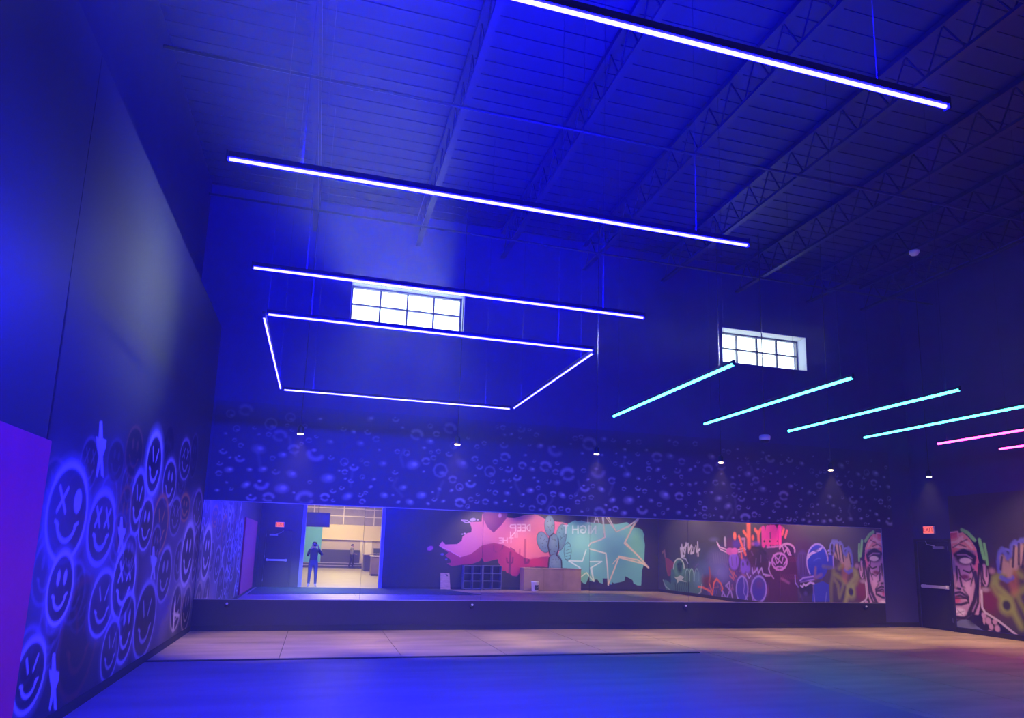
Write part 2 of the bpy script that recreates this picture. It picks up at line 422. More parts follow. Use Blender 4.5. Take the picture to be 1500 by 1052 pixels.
# floor sheet whose dark edge runs along the mirror wall, turf near the entrance
fs = tag(box('floor_sheet', (XL+.02, 5.3, 0), (6.2, 10.70, .006), m_sheet), 'thin grey sheet flooring lit blue in front of the bare concrete', 'flooring')
box('edge_strip', (XL+.02, 10.68, 0), (6.2, 10.74, .022), m_rubber, fs, bevel=.004)
bm = bmesh.new()
vv = [(XL+.1, YF+.02), (4.9, YF+.02), (5.75, 3.62), (4.2, 3.66), (.95, 3.72), (.95, 3.86), (XL+.1, 4.4)]
bot = [bm.verts.new((x, y, 0.0)) for x, y in vv]; top = [bm.verts.new((x, y, .014)) for x, y in vv]
bm.faces.new(top); bm.faces.new(bot[::-1])
for i in range(len(vv)): bm.faces.new((bot[i-1], bot[i], top[i], top[i-1]))
tag(mesh('turf_mat', bm, m_turf), 'green artificial turf mat lying before the lobby opening', 'mat')

# ------------------------------------------------------------------ light bars, all twelve feet long and hung at one height
BZ = 3.9; BL = 3.63
m_soft = emit('soft_blue_led', (1.5, 1.3, 60.0))
m_e = {'blue': emit('blue_led', BLUE), 'teal': emit('teal_led', TEAL), 'pink': emit('pink_led', PINK)}
def light_bar(x, y, along, length, colour, label, group, cables=(.12, .88), dim=1.0):
    t = thing('light_bar', label, 'light bar', (x, y, BZ), 0 if along == 'x' else PI/2, group)
    h = length/2
    box('housing', (-h, -.016, .006), (h, .016, .045), m_housing, t, bevel=.003)
    bm = bmesh.new(); tube(bm, [(-h+.012, 0, -.004), (h-.012, 0, -.004)], .0095 if colour == 'blue' else .021, 10); mesh('diffuser', bm, m_soft if (along == 'y' and colour == 'blue') or dim < 1 else m_e[colour], t, True)
    for s in (-1, 1): box('end_cap', (s*h-.006, -.018, -.018), (s*h+.006, .018, .047), m_housing, t)
    for nm, w, z, rx, sp in (('bar_light_down', DOWN_W[colour], -.0185 if colour == 'blue' else -.030, 0, DOWN_SPREAD), ('bar_light_up', UP_W[colour], .048, PI, UP_SPREAD)):
        d = bpy.data.lights.new(nm, 'AREA'); d.shape = 'RECTANGLE'; d.size = length-.03; d.size_y = .014
        d.energy = w*dim*(.3 if along == 'y' and colour == 'blue' else 1); d.color = LED[colour]; d.spread = math.radians(sp)
        lo = bpy.data.objects.new(nm, d); link(lo, t); lo.location = (0, 0, z); lo.rotation_euler = (rx, 0, 0)
    for f in cables:
        xx = -h+length*f
        rod('cable', [(xx, 0, .045), (xx, 0, ZC-.0135-BZ)], .002, m_housing, t, 4)
    return t
XM = 1.12
light_bar(XM, 2.52, 'x', BL, 'blue', 'nearest blue-white light bar, its far end cut off by the upper picture edge', 'blue light bars')
light_bar(XM, 4.27, 'x', BL, 'blue', 'blue-white light bar alone between the nearest bar and the windows', 'blue light bars')
light_bar(XM, 6.03, 'x', BL, 'blue', 'blue-white light bar crossing just above the first window', 'blue light bars')
light_bar(XM, 7.28, 'x', BL-.08, 'blue', 'near side of the rectangle of blue-white light bars, under the window', 'blue light bars')
light_bar(XM, 10.93, 'x', BL-.08, 'blue', 'far side of the rectangle of blue-white light bars', 'blue light bars', dim=.35)
light_bar(XM-BL/2, 9.105, 'y', BL-.14, 'blue', 'smiley-wall side of the rectangle of blue-white light bars', 'blue light bars')
light_bar(XM+BL/2, 9.105, 'y', BL-.14, 'blue', 'teal-bar side of the rectangle of blue-white light bars', 'blue light bars')
gx = [4.69, 6.43, 8.17, 9.86, 11.62, 13.2]
gn = ['teal light bar whose end meets the second window', 'second teal light bar, its low end beside the hanging sensor',
      'third teal light bar, between second and longest', 'teal light bar next to the pink bars',
      'pink light bar next to the last teal bar', 'pink light bar farthest along, near the face wall']
for k in range(6):
    light_bar(gx[k], 9.0, 'y', BL, 'teal' if k < 4 else 'pink', gn[k], 'teal light bars' if k < 4 else 'pink light bars', (.06, .94))

# spotlights washing the mirror wall, on thin stems; three more above the painted walls
def spotlight(x, y, label, target, watt, deg=120):
    z = 3.48
    t = thing('spotlight', label, 'spotlight', (x, y, z), group='small warm spotlights')
    bm = bmesh.new(); lathe(bm, [(.030, .0), (.052, .004), (.055, .03), (.055, .11), (.03, .15)], 16)
    mesh('lamp_head', bm, m_housing, t, True)
    bm = bmesh.new(); lathe(bm, [(.046, -.012), (.05, -.004), (.05, .003)], 16); mesh('lens', bm, emit('warm_lens', (1.0, .72, .42), 14), t, True)
    rod('stem', [(0, 0, .15), (0, 0, ZC-.0135-z)], .008, m_housing, t, 6)
    spot('spot_lamp', (x, y, z-.06), target, watt, WARM, deg)
sn = ['nearest the smiley wall', 'second from the smiley wall', 'above the reflected star mural', 'under the second window',
      'above the reflected blue graffiti', 'nearest the exit door corner']
for x, w in zip((-.415, 2.33, 5.07, 7.80, 10.48, 13.12), sn):
    spotlight(x, 12.5, 'small warm spotlight over the mirror wall, '+w, (x, 12.6, 0), SPOT_W*1.4, 70)
far_n = ['nearest the painted face', 'midway along the graffiti wall', 'nearest the desert mural']
for k_, (x, y, tx, ty) in enumerate(((13.3, 9.9, XR, 10.4), (12.6, 6.2, XR, 6.2), (12.6, 2.8, XR, 2.8))):
    spotlight(x, y, 'small warm spotlight over the graffiti wall, '+far_n[k_], (tx, ty, 1.3), SPOT_W*.8)
for x, w in ((6.6, 'heart'), (9.4, 'lettering'), (12.2, 'cactus and stars')):
    spotlight(x, 2.6, 'small warm spotlight before the painted '+w+' on the entrance wall', (x, YF, 1.1), SPOT_W*1.0, 92)

# thin haze added so the bars and window beams get their glow
M = bpy.data.materials.new('thin_haze'); M.use_nodes = True; nt = M.node_tree; nt.nodes.clear()
vs = nt.nodes.new('ShaderNodeVolumeScatter'); vs.inputs['Density'].default_value = HAZE; vs.inputs['Anisotropy'].default_value = .15
o_ = nt.nodes.new('ShaderNodeOutputMaterial'); nt.links.new(vs.outputs[0], o_.inputs['Volume'])
hz = box('haze', (XL+.06, YF+.05, .03), (XR-.06, D-.08, ZC-.8), M)
tag(hz, 'thin added haze that gives bars and window beams their glow', 'haze', kind='stuff')


# ------------------------------------------------------------------ the lobby behind the opening (seen in the mirror)
LX0, LX1, LY = -4.2, 8.5, -25.3
m_cream = mat('cream_wall_paint', (.72, .58, .28), .6, noise=.05, scale=1)
m_beige = mat('beige_wall_paint', (.50, .40, .27), .6, noise=.05, scale=1)
m_teal = mat('teal_wall_paint', (.10, .36, .46), .6)
m_lgrey = mat('grey_upper_panel', (.30, .25, .22), .7, noise=.1, scale=3)
m_lceil = mat('lobby_ceiling_paint', (.45, .40, .34), .8)
m_cream_trim = mat('cream_rail', (.80, .70, .48), .5)
struct(box('wall_lobby_far', (LX0-.2, LY-.2, -.1), (LX1+.2, LY, 5.2), m_beige))
struct(box('wall_lobby_east', (LX1, LY, -.1), (LX1+.2, YF-.26, 5.2), m_cream))
struct(box('wall_lobby_west', (LX0-.2, LY, -.1), (LX0, YF-.26, 5.2), m_cream))
struct(box('ceiling_lobby', (LX0-.2, LY-.2, 5.0), (LX1+.2, YF-.26, 5.2), m_lceil))
wfar = bpy.data.objects['wall_lobby_far']
box('upper_band', (.28, LY, 2.05), (LX1, LY+.12, 3.12), m_cream, wfar, bevel=.01)
box('ledge', (.28, LY, 2.02), (LX1, LY+.16, 2.05), m_cream_trim, wfar)
box('upper_panel', (LX0, LY, 3.14), (LX1, LY+.05, 5.0), m_lgrey, wfar)
for z in (3.72, 4.28): box('rail', (LX0, LY+.05, z), (LX1, LY+.09, z+.06), m_cream_trim, wfar)
for x in (-.4, 1.72, 3.95, 6.1): box('post', (x, LY+.05, 3.14), (x+.07, LY+.10, 5.0), m_cream_trim, wfar)
for x, w in ((3.08, .26), (3.45, .5)):
    bm = bmesh.new(); bx(bm, (x, LY, .9 if w > .3 else .35), (x+w, LY+.03, 2.0)); mesh('notice_panel', bm, m_cream_trim, wfar)
box('wainscot', (.36, LY, 0), (3.06, LY+.45, 1.29), m_dark, wfar)
box('teal_panel', (-2.6, LY, 0), (.30, LY+.45, 2.95), m_teal, wfar)
st = tag(box('platform', (-3.6, LY+.46, 0), (3.2, LY+.75, .34), m_dark), 'low dark platform with two pale nosed steps at the lobby end', 'platform')
box('step', (-3.6, LY+.75, 0), (3.2, LY+1.1, .17), m_dark, st)
for y, z in ((LY+1.1, .17), (LY+.75, .34)): box('nosing', (-3.6, y-.03, z), (3.2, y+.01, z+.02), m_cream_trim, st)

t = thing('hanging_screen', 'dark flat screen hung from the lobby ceiling, seen in the mirror', 'screen', (.02, -8, 2.48))
box('screen_case', (-.75, -.05, 0), (.52, .02, .72), m_dark, t, bevel=.008)
box('screen_glass', (-.72, .02, .03), (.49, .024, .69), mat('screen_glass', (.015, .015, .022), .15), t)
for x in (-.05,): rod('hanger', [(x, -.02, .72), (x, -.02, 2.52)], .018, m_housing, t, 8)

m_counter = mat('brown_counter_front', (.17, .12, .095), .55, noise=.15, scale=3)
t = thing('reception_counter', 'brown reception counter nearest the opening, seen in the mirror', 'counter', (3.0, -12.0, 0))
box('counter_body', (0, -1.0, 0), (1.6, 0, 1.06), m_counter, t, bevel=.006)
box('counter_top', (-.04, -1.04, 1.06), (1.64, .04, 1.115), m_cream_trim, t, bevel=.006)
box('kick_plate', (.02, -.001, 0), (1.58, .012, .09), m_rubber, t)
t = thing('back_counter', 'dark counter standing behind the brown reception counter', 'counter', (3.10, -19.3, 0))
box('counter_body', (0, -1.6, 0), (1.6, 0, 1.03), m_dark, t, bevel=.006)
box('counter_top', (-.04, -1.64, 1.03), (1.64, .04, 1.08), m_counter, t, bevel=.006)
t = thing('till', 'dark till with a tilted screen on the brown counter', 'till', (3.28, -12.4, 1.115))
bm = bmesh.new(); bx(bm, (-.16, -.12, 0), (.16, .16, .10)); mesh('till_base', bm, m_dark, t, bevel=.01)
bm = bmesh.new()
v = [bm.verts.new(p) for p in ((-.17, .06, .14), (.17, .06, .14), (.17, -.10, .40), (-.17, -.10, .40), (-.17, .03, .12), (.17, .03, .12), (.17, -.13, .38), (-.17, -.13, .38))]
for f in ((0, 1, 2, 3), (7, 6, 5, 4), (0, 4, 5, 1), (1, 5, 6, 2), (2, 6, 7, 3), (3, 7, 4, 0)): bm.faces.new([v[i] for i in f])
mesh('till_screen', bm, m_housing, t)
rod('till_neck', [(0, -.02, .08), (0, -.04, .26)], .025, m_housing, t)
t = thing('document_stand', 'thin upright stand beside the till on the brown counter', 'stand', (3.62, -12.3, 1.115))
rod('stand_base', [(0, 0, 0), (0, 0, .02)], .08, m_housing, t, 14)
rod('stand_pole', [(0, 0, .02), (0, 0, .42)], .012, m_housing, t)
box('stand_plate', (-.10, -.01, .30), (.10, .015, .55), m_dark, t)

# ------------------------------------------------------------------ things along the front wall
def cubby(name, x0, w, label):
    t = thing(name, label, 'shelf', (x0, YF+.02, 0), group='cubby shelves by the desert mural')
    h, dp, tk = .955, .36, .025
    m = mat('blue_grey_laminate', (.14, .14, .19), .5)
    for x in (0, w-tk): box('side_panel', (x, 0, .03), (x+tk, dp, h), m, t)
    box('divider', (w/2-tk/2, .015, .055), (w/2+tk/2, dp-.005, h-tk), m, t)
    for z in (.03, .03+(h-.055)/3, .03+2*(h-.055)/3, h-tk): box('shelf_board', (tk, .01, z), (w-tk, dp-.002, z+tk), m, t)
    box('back_panel', (tk, 0, .03), (w-tk, .01, h), m_dark, t)
    for x in (.04, w-.08):
        for y in (.04, dp-.08): box('foot', (x, y, 0), (x+.04, y+.04, .03), m_rubber, t)
cubby('cubby_shelf', 5.68, .77, 'dark six-hole cubby shelf nearer the pale board under the desert mural')
cubby('cubby_shelf', 6.47, .77, 'dark six-hole cubby shelf nearer the cardboard covered box')
t = thing('covered_box', 'long low box wrapped in brown cardboard under the painted cactus', 'box', (8.09, YF+.03, 0))
box('box_body', (0, 0, 0), (2.46, .62, .87), m_card, t, bevel=.012)
box('box_lid', (-.012, -.0, .87), (2.472, .635, .905), m_card, t, bevel=.008)
for x in (.82, 1.64): box('seam_tape', (x, .62, .02), (x+.05, .624, .86), mat('brown_tape', (.27, .17, .11), .5), t)
t = thing('bucket', 'white plastic bucket with lid standing before the cardboard box', 'bucket', (8.48, YF+.93, 0))
bm = bmesh.new(); lathe(bm, [(.125, 0), (.13, .01), (.15, .33), (.15, .34)], 24); mesh('bucket_body', bm, m_white, t, True)
bm = bmesh.new(); lathe(bm, [(.158, .335), (.162, .345), (.162, .375), (.15, .385), (.02, .388)], 24); mesh('bucket_lid', bm, m_white, t, True)
bm = bmesh.new(); tube(bm, [(.152*math.cos(a), .152*math.sin(a)+.01, .31-.17*math.sin(a)) for a in [PI*k/10 for k in range(11)]], .004, 6); mesh('handle', bm, m_chrome, t, True)
bm = bmesh.new()
lb = []
for k in range(11):
    a = PI*.2+PI*.42*k/10
    lb.append((bm.verts.new((.1415*math.cos(a), .1415*math.sin(a), .06)), bm.verts.new((.1515*math.cos(a), .1515*math.sin(a), .25))))
for k in range(10): bm.faces.new((lb[k][0], lb[k+1][0], lb[k+1][1], lb[k][1]))
mesh('bucket_label', bm, m_dark, t, True)
t = thing('leaning_board', 'pale offcut board leaning on the dark wall at the turf edge', 'board', (5.04, YF+.02, .014))
t.rotation_euler = (0, 0, 0)
bm = bmesh.new()
v = [(-.23, .16, .0), (.17, .16, .0), (.13, .02, .62), (-.23, .02, .63)]
a = [bm.verts.new(p) for p in v]; b = [bm.verts.new((p[0], p[1]-.018, p[2])) for p in v]
bm.faces.new(a); bm.faces.new(b[::-1])
for i in range(4): bm.faces.new((b[i-1], b[i], a[i], a[i-1]))
mesh('board_sheet', bm, m_plywood, t)
bm = bmesh.new(); v = [(-.04, .0345, .60), (.06, .0405, .56), (.07, .051, .50), (.0, .0455, .52)]; bm.faces.new([bm.verts.new((p[0], p[1]+.004, p[2])) for p in v]); mesh('dark_stain', bm, m_dark, t)

def exit_sign(loc, rz, label):
    t = thing('exit_sign', label, 'sign', loc, rz)
    box('sign_case', (-.16, 0, -.095), (.16, .045, .095), m_white, t, bevel=.006)
    box('sign_face', (-.15, .045, -.085), (.15, .05, .085), emit('exit_face', (1.0, .16, .13), 1.1), t)
    c = bpy.data.curves.new('exit_letters', 'FONT'); c.body = 'EXIT'; c.size = .155; c.align_x = 'CENTER'; c.align_y = 'CENTER'; c.extrude = .002
    c.materials.append(emit('exit_letter_red', (.55, .0, .02), .7))
    tmp = bpy.data.objects.new('letters_curve', c); COL.objects.link(tmp)
    lm_ = bpy.data.meshes.new_from_object(tmp.evaluated_get(bpy.context.evaluated_depsgraph_get())); bpy.data.objects.remove(tmp); bpy.data.curves.remove(c)
    o = bpy.data.objects.new('sign_letters', lm_); link(o, t); o.location = (0, .053, 0); o.rotation_euler = (PI/2, 0, PI)
    return t
exit_sign((XR-.001, 13.81, 2.36), PI/2, 'red lit exit sign above the black door by the painted face')
exit_sign((-1.40, YF+.001, 2.32), 0, 'red lit exit sign reflected above the door beside the lobby opening')

# hanging sensor and a ceiling dome near the second window
t = thing('hanging_sensor', 'small pale blue puck hanging on a thin rod before the bubble mural', 'sensor', (8.93, 12.6, 4.02))
bm = bmesh.new(); lathe(bm, [(.06, 0), (.105, .02), (.115, .06), (.115, .10), (.09, .13)], 18); mesh('sensor_body', bm, mat('pale_blue_plastic', (.70, .85, .95), .5), t, True)
bm = bmesh.new(); lathe(bm, [(.085, -.035), (.095, 0), (.095, .012)], 18); mesh('sensor_base', bm, m_housing, t, True)
rod('hanger', [(0, 0, .13), (0, 0, ZC-.0135-4.02)], .010, m_steel, t, 6)
t = thing('ceiling_dome', 'small white dome light under the joist beyond the second window', 'light', (11.53, 10.95, 7.99))
bm = bmesh.new(); lathe(bm, [(.02, -.10), (.07, -.085), (.10, -.04), (.10, 0)], 16); mesh('dome', bm, m_white, t, True)


# ------------------------------------------------------------------ painted murals (flat paint on the walls)
m_paint = paint_mat('spray_paint')
def zc(ox, oy, k):                                          # a measuring crop: its pixel -> pixel of the whole photograph
    return lambda x, y: (ox+x/k, oy+y/k)
GLY = {'D': [[(0, 0), (0, 1), (.6, .9), (1, .5), (.6, .1), (0, 0)]], 'E': [[(1, 1), (0, 1), (0, 0), (1, 0)], [(0, .5), (.8, .5)]],
       'P': [[(0, 0), (0, 1), (.9, .95), (1, .7), (.8, .5), (0, .5)]], 'I': [[(.5, 0), (.5, 1)]], 'N': [[(0, 0), (0, 1), (1, 0), (1, 1)]],
       'T': [[(0, 1), (1, 1)], [(.5, 1), (.5, 0)]], 'H': [[(0, 0), (0, 1)], [(1, 0), (1, 1)], [(0, .5), (1, .5)]],
       'G': [[(1, .85), (.6, 1), (.2, .9), (0, .5), (.2, .1), (.6, 0), (1, .15), (1, .45), (.6, .45)]], 'A': [[(0, 0), (.5, 1), (1, 0)], [(.2, .4), (.8, .4)]]}

# --- smileys on the left wall
cl = Canvas(6.30, D-.04, .10, 3.6, .013, BLACK)
tt = np.clip((np.linspace(.10, 3.6, cl.nv)-2.3)/1.25, 0, 1)[:, None, None]
cl.c = cl.c*(1-tt)+np.array((.05, .053, .032))*tt
def LP(x, y):
    q = on_x(x, y, XL+.004); return (q.y, q.z)
WH = (205, 200, 210); DK = (8, 8, 10)
def smiley(cx, cy, rx, ry, col=WH, al=.9, w=5.0, eyes='o', fill=.75, glow=.25):
    u, v = LP(cx, cy); ru = abs(LP(cx+rx, cy)[0]-LP(cx-rx, cy)[0])/2; rv = abs(LP(cx, cy-ry)[1]-LP(cx, cy+ry)[1])/2
    wd = max(.03, w*rv/ry)
    cl.ring(u, v, ru, rv, wd*3.2, col, glow*al, .95)
    cl.disc(u, v, ru*.95, rv*.95, DK, fill, .08)
    cl.ring(u, v, ru, rv, wd, col, al, .45)
    cl.ring(u, v+rv*.05, ru*.98, rv*.98, wd*1.5, col, al*.7, .6, PI*.2, PI*.8)
    ew = wd*.9
    if eyes == 'o':
        for k in (-1, 1): cl.disc(u+k*ru*.27, v+rv*.30, ru*.13, rv*.22, col, al, .2)
    elif eyes == 'x':
        for k in (-1, 1):
            a, b = u+k*ru*.36, v+rv*.3
            cl.stroke([(a-ru*.17, b-rv*.24), (a+ru*.17, b+rv*.24)], ew, col, al); cl.stroke([(a-ru*.17, b+rv*.24), (a+ru*.17, b-rv*.24)], ew, col, al)
    elif eyes == 'xo':
        a, b = u-ru*.36, v+rv*.26
        cl.stroke([(a-ru*.2, b-rv*.24), (a+ru*.2, b+rv*.24)], ew, col, al); cl.stroke([(a-ru*.2, b+rv*.24), (a+ru*.2, b-rv*.24)], ew, col, al)
        cl.disc(u+ru*.42, v+rv*.28, ru*.2, rv*.26, col, al, .1)
    elif eyes == 'v':
        for k in (-1, 1): cl.stroke([(u+k*ru*.38, v+rv*.5), (u+k*ru*.18, v+rv*.12)], ew, col, al)
    A = np.linspace(PI*1.12, PI*1.88, 16)
    cl.stroke([(u+ru*.52*math.cos(t), v-rv*.02+rv*.55*math.sin(t)) for t in A], ew*1.1, col, al, .4)
    for k in (-1, 1): cl.stroke([(u+k*ru*.58, v-rv*.18), (u+k*ru*.40, v-rv*.26)], ew*.8, col, al)
def hand(x, y0, y1, hw, al=.95):
    """a raised arm with one finger up, as a spray stencil"""
    h = y1-y0; k = lambda a, b: LP(x+a*hw, y0+b*h)
    cl.poly([k(-.25, 0), k(.25, 0), k(.35, .30), k(1.0, .33), k(.9, .46), k(.35, .62), k(.5, 1.0), k(.0, .96), k(-.1, .75), k(-.7, 1.0), k(-.95, .95), k(-.45, .62), k(-.75, .46), k(-.9, .27), k(-.45, .30)], WH, al)
BR = (150, 92, 60); GO = (222, 150, 70)
sr = random.Random(21)
for i in range(46):                                         # mist and older, half covered faces
    x = sr.uniform(30, 285); lo = 640 if x > 150 else 700
    y = sr.uniform(lo+25, min(1010, 1030-(x-90)*.66-25))
    q = sr.random(); k = (297-x)/260
    c = (150, 140, 175) if q < .6 else (120, 70, 50)
    if q < .45: smiley(x, y, 5+14*k, 26+24*k, c, sr.uniform(.15, .38), 4+3*k, sr.choice('oxv'), .35, .35)
    else:
        u, v = LP(x, y); cl.disc(u, v, .35, .35, c, sr.uniform(.05, .16), .95)
for i in range(26):
    x = sr.uniform(215, 292); y = sr.uniform(740, min(930, 1010-(x-90)*.66)); u, v = LP(x, y)
    cl.disc(u, v, sr.uniform(.3, .6), sr.uniform(.2, .4), (190, 170, 205), sr.uniform(.06, .16), .95)
smiley(79, 712, 17, 41, (120, 90, 95), .45, 5, 'v'); smiley(131, 680, 13, 40, (120, 110, 125), .5, 4, 'x')
smiley(170, 676, 12, 33, (100, 95, 120), .3, 4, 'o'); smiley(197, 663, 12.5, 39, BR, .5, 4, 'o'); smiley(247, 660, 8, 40, (90, 70, 60), .3, 4)
smiley(226, 680, 11, 46, (225, 228, 235), .95, 7, 'v', .85, .55); smiley(271.5, 673.5, 8, 31, (190, 180, 205), .75, 4, 'x'); smiley(284, 668, 5, 34, (120, 110, 140), .3, 3)
smiley(202, 737, 10, 48, WH, .8, 7, 'v'); smiley(248.6, 707.7, 9.5, 35, WH, .85, 5, 'o')
smiley(271, 744, 7, 20, GO, .7, 4, 'o'); smiley(289, 750, 7, 33, (190, 160, 200), .75, 4, 'v'); smiley(257, 757, 8, 28, (170, 160, 190), .5, 4, 'x')
smiley(117, 934, 26, 82, (120, 60, 42), .5, 10, 'v', .5, .15)
smiley(100, 752, 29, 72, (215, 212, 225), .95, 8, 'xo', .85, .3); smiley(182, 758, 10, 46, BR, .7, 5, 'o', .4); smiley(149, 774, 19, 53, (190, 185, 215), .9, 8, 'x', .85, .3)
smiley(235, 769, 11, 43, GO, .95, 4.5, 'v'); smiley(214, 768, 10, 38, WH, .9, 4, 'o')
smiley(150, 884, 17, 46, WH, .75, 6, 'v', .6); smiley(182, 853, 16, 53, (220, 215, 225), .95, 7, 'x', .85, .3)
smiley(88.6, 862, 18, 51, (225, 220, 230), 1.0, 6.5, 'o', .9, .3); smiley(44, 990, 21, 50, WH, .95, 7, 'v', .8, .3)
smiley(184.4, 920, 12, 48, WH, .8, 6, 'o'); smiley(162, 953, 12, 42, (180, 175, 195), .75, 5, 'v'); smiley(213, 908, 14.5, 53, (185, 175, 195), .8, 6, 'v', .8)
smiley(241, 842, 9.5, 39, (190, 180, 200), .8, 4.5, 'o'); smiley(228, 800, 7, 30, (160, 150, 180), .4, 4)
smiley(258, 890, 7, 32, (190, 180, 175), .6, 4, 'v'); smiley(273, 891, 6, 31, (200, 180, 150), .7, 3.5, 'o'); smiley(262, 822, 6, 30, (170, 160, 190), .45, 3.5)
smiley(275, 812.6, 8.5, 44, (240, 232, 236), 1.0, 6.5, 'o', .9, .5); smiley(286, 812, 3.5, 40, (200, 185, 200), .5, 3)
smiley(291, 850, 4, 30, (200, 190, 195), .5, 3.5); smiley(190, 812, 9, 30, (170, 160, 190), .35, 4)
hand(148, 617, 700, 8); hand(178, 757, 811, 6); hand(225, 800, 850, 5); hand(79, 957, 1042, 8)
cl.stroke([LP(256, 885), LP(254, 920)], .10, (225, 215, 215), .8, .8); cl.stroke([LP(256, 900), LP(262, 902)], .06, (225, 215, 215), .8, .6)
for i in range(60):                                         # overspray
    x = random.uniform(30, 290); y = random.uniform(700, 930)
    if y > 1045-(x-90)*.66: continue
    u, v = LP(x, y); cl.disc(u, v, random.uniform(.15, .4), random.uniform(.15, .4), (150, 145, 160), random.uniform(.02, .08), .9)
cl.build('mural', lambda u, v: (np.full(u.shape, XL+.004), u, v), wl, m_paint, 'spray painted smiley faces and raised hands')

# --- bubbles over the mirror
cb = Canvas(XL+.05, 13.75, 2.40, 4.30, .014, (.032, .030, .085))
rb = random.Random(11)
def arc(c, u, v, ru, rv, a0, a1, w, col, al):
    c.stroke([(u+ru*math.cos(t), v+rv*math.sin(t)) for t in np.linspace(a0, a1, 9)], w, col, al, .8)
placed = []
for i in range(1500):
    u = rb.uniform(XL+.15, 13.7); v = 2.46+1.75*rb.random()**1.35
    r = rb.choice((.035, .045, .05, .06, .075, .09, .11, .14)) if u < 8 else rb.choice((.03, .04, .045, .055, .065, .08, .11))
    if any((u-a)**2+(v-b)**2 < (r*1.35+c*1.25)**2 for a, b, c in placed): continue
    if v > 3.95-.25*rb.random() and rb.random() < .6: continue
    placed.append((u, v, r))
    al = (1.0-.40*(v-2.4))*rb.uniform(.55, 1.0); al = max(.12, min(1, al)); col = (196, 194, 204)  # bubbles fade upward: thinner paint, and weaker light put into the colour
    q = rb.random(); w = r*.55
    rot = rb.uniform(-.5, .5)
    if q < .28:
        arc(cb, u, v, r, r*.8, PI*.15+rot, PI*.9+rot, w, col, al); arc(cb, u, v, r, r*.8, PI*1.2+rot, PI*1.75+rot, w*.8, col, al*.7)
    elif q < .5:
        arc(cb, u, v, r, r*.85, PI*1.1+rot, PI*1.9+rot, w, col, al); cb.disc(u-r*.3, v+r*.4, r*.3, r*.2, (225, 224, 230), al, .5)
    elif q < .92:
        cb.disc(u, v, r*.8, r*.55, col, al*.75, .5, rot); cb.disc(u+r*.2, v+r*.1, r*.35, r*.25, (225, 224, 230), al, .5)
    else:
        arc(cb, u, v, r, r, 0, 2*PI, w*.5, col, al*.6); cb.disc(u+r*.3, v-r*.4, r*.4, r*.25, col, al, .6)
for i in range(16):
    u = rb.uniform(-1.5, 13); v = rb.uniform(2.7, 3.7)
    cb.stroke([(u, v), (u+rb.uniform(-.08, .08), v-.15), (u+rb.uniform(-.15, .15), v-.35)], .05, (140, 138, 150), .3, .9)
cb.build('mural', lambda u, v: (u, np.full(u.shape, D-.004), v), wall_back, m_paint, 'painted pale bubbles on black')

# --- desert and star mural on the front wall (seen in the mirror)
cf = Canvas(3.9, 14.25, .10, 3.75, .0135, BLACK)
z4 = zc(620, 745, 8.094); z5 = zc(780, 750, 8.418)
def FP(zf, x, y):
    q = mir_y(*zf(x, y), YF+.004); return (q.x, q.z)
def fpoly(zf, pts, col, al=1.0): cf.poly([FP(zf, *p) for p in pts], col, al)
def fstr(zf, pts, w, col, al=1.0, soft=.35): cf.stroke([FP(zf, *p) for p in pts], w, col, al, soft)
def fdisc(zf, x, y, rx, ry, col, al=1.0, soft=.12, rot=0.0):
    u, v = FP(zf, x, y); k = abs(FP(zf, x+10, y)[0]-u)/10; cf.disc(u, v, rx*k, ry*k, col, al, soft, rot)
low = [(1376, 690), (1150, 700), (1140, 760), (1110, 805), (1050, 800), (1030, 770), (985, 765), (975, 740), (930, 740), (915, 680), (885, 640), (880, 600), (720, 640), (690, 580), (670, 620), (630, 635), (560, 660), (470, 660), (340, 682), (280, 650), (335, 640), (320, 600), (260, 555), (300, 520), (230, 470)]
sky = [FP(z4, *p) for p in [(185, 440), (225, 385), (260, 425), (400, 420), (455, 380), (465, 330), (520, 290), (570, 280), (572, 230), (550, 160), (690, 155), (700, 60), (985, 60), (990, 110), (1080, 115), (1200, 80), (1300, 75)]]
sky += [FP(z5, *p) for p in [(20, 30), (90, 55), (150, 90), (260, 120), (360, 130), (430, 150), (400, 400), (260, 690)]]
cf.poly(sky+[FP(z4, *p) for p in low], (226, 122, 150)); cf.clip_to(sky+[FP(z4, *p) for p in low])
for x, y, r, c in ((600, 350, 160, (214, 132, 176)), (1250, 480, 190, (250, 138, 118)), (1330, 330, 120, (240, 130, 130)), (420, 480, 120, (250, 140, 160)), (1150, 200, 120, (214, 128, 165))):
    fdisc(z4, x, y, r, r*.8, c, .55, .9)
hills = [FP(z4, *p) for p in [(230, 470), (300, 490), (440, 575), (560, 540), (600, 510), (690, 440), (830, 410), (940, 430), (1080, 510), (1190, 580), (1270, 605), (1340, 585)]]
hills += [FP(z5, *p) for p in [(20, 585), (100, 555), (190, 550), (200, 690)]]
cf.poly(hills+[FP(z4, *p) for p in low], (176, 44, 92))
fdisc(z4, 780, 520, 110, 90, (150, 40, 100), .6, .5); fdisc(z4, 1330, 640, 90, 50, (205, 44, 84), .8, .4); fdisc(z4, 1040, 640, 90, 110, (196, 62, 98), .6, .5)
cf.mask = None
fpoly(z4, [(705, -160), (800, -190), (845, -120), (890, -190), (985, -160), (1000, 60), (975, 130), (920, 200), (830, 290), (760, 225), (715, 140)], (122, 40, 108))
fdisc(z4, 905, 85, 20, 24, (205, 150, 205), .9, .3); fdisc(z4, 770, 110, 60, 80, (150, 50, 125), .4, .8)
fdisc(z4, 82, 470, 38, 26, (214, 100, 150), 1, .2, .4); fdisc(z4, 225, 540, 20, 14, (120, 90, 190), .8, .3); fdisc(z4, 272, 600, 14, 10, (120, 90, 190), .7, .3)
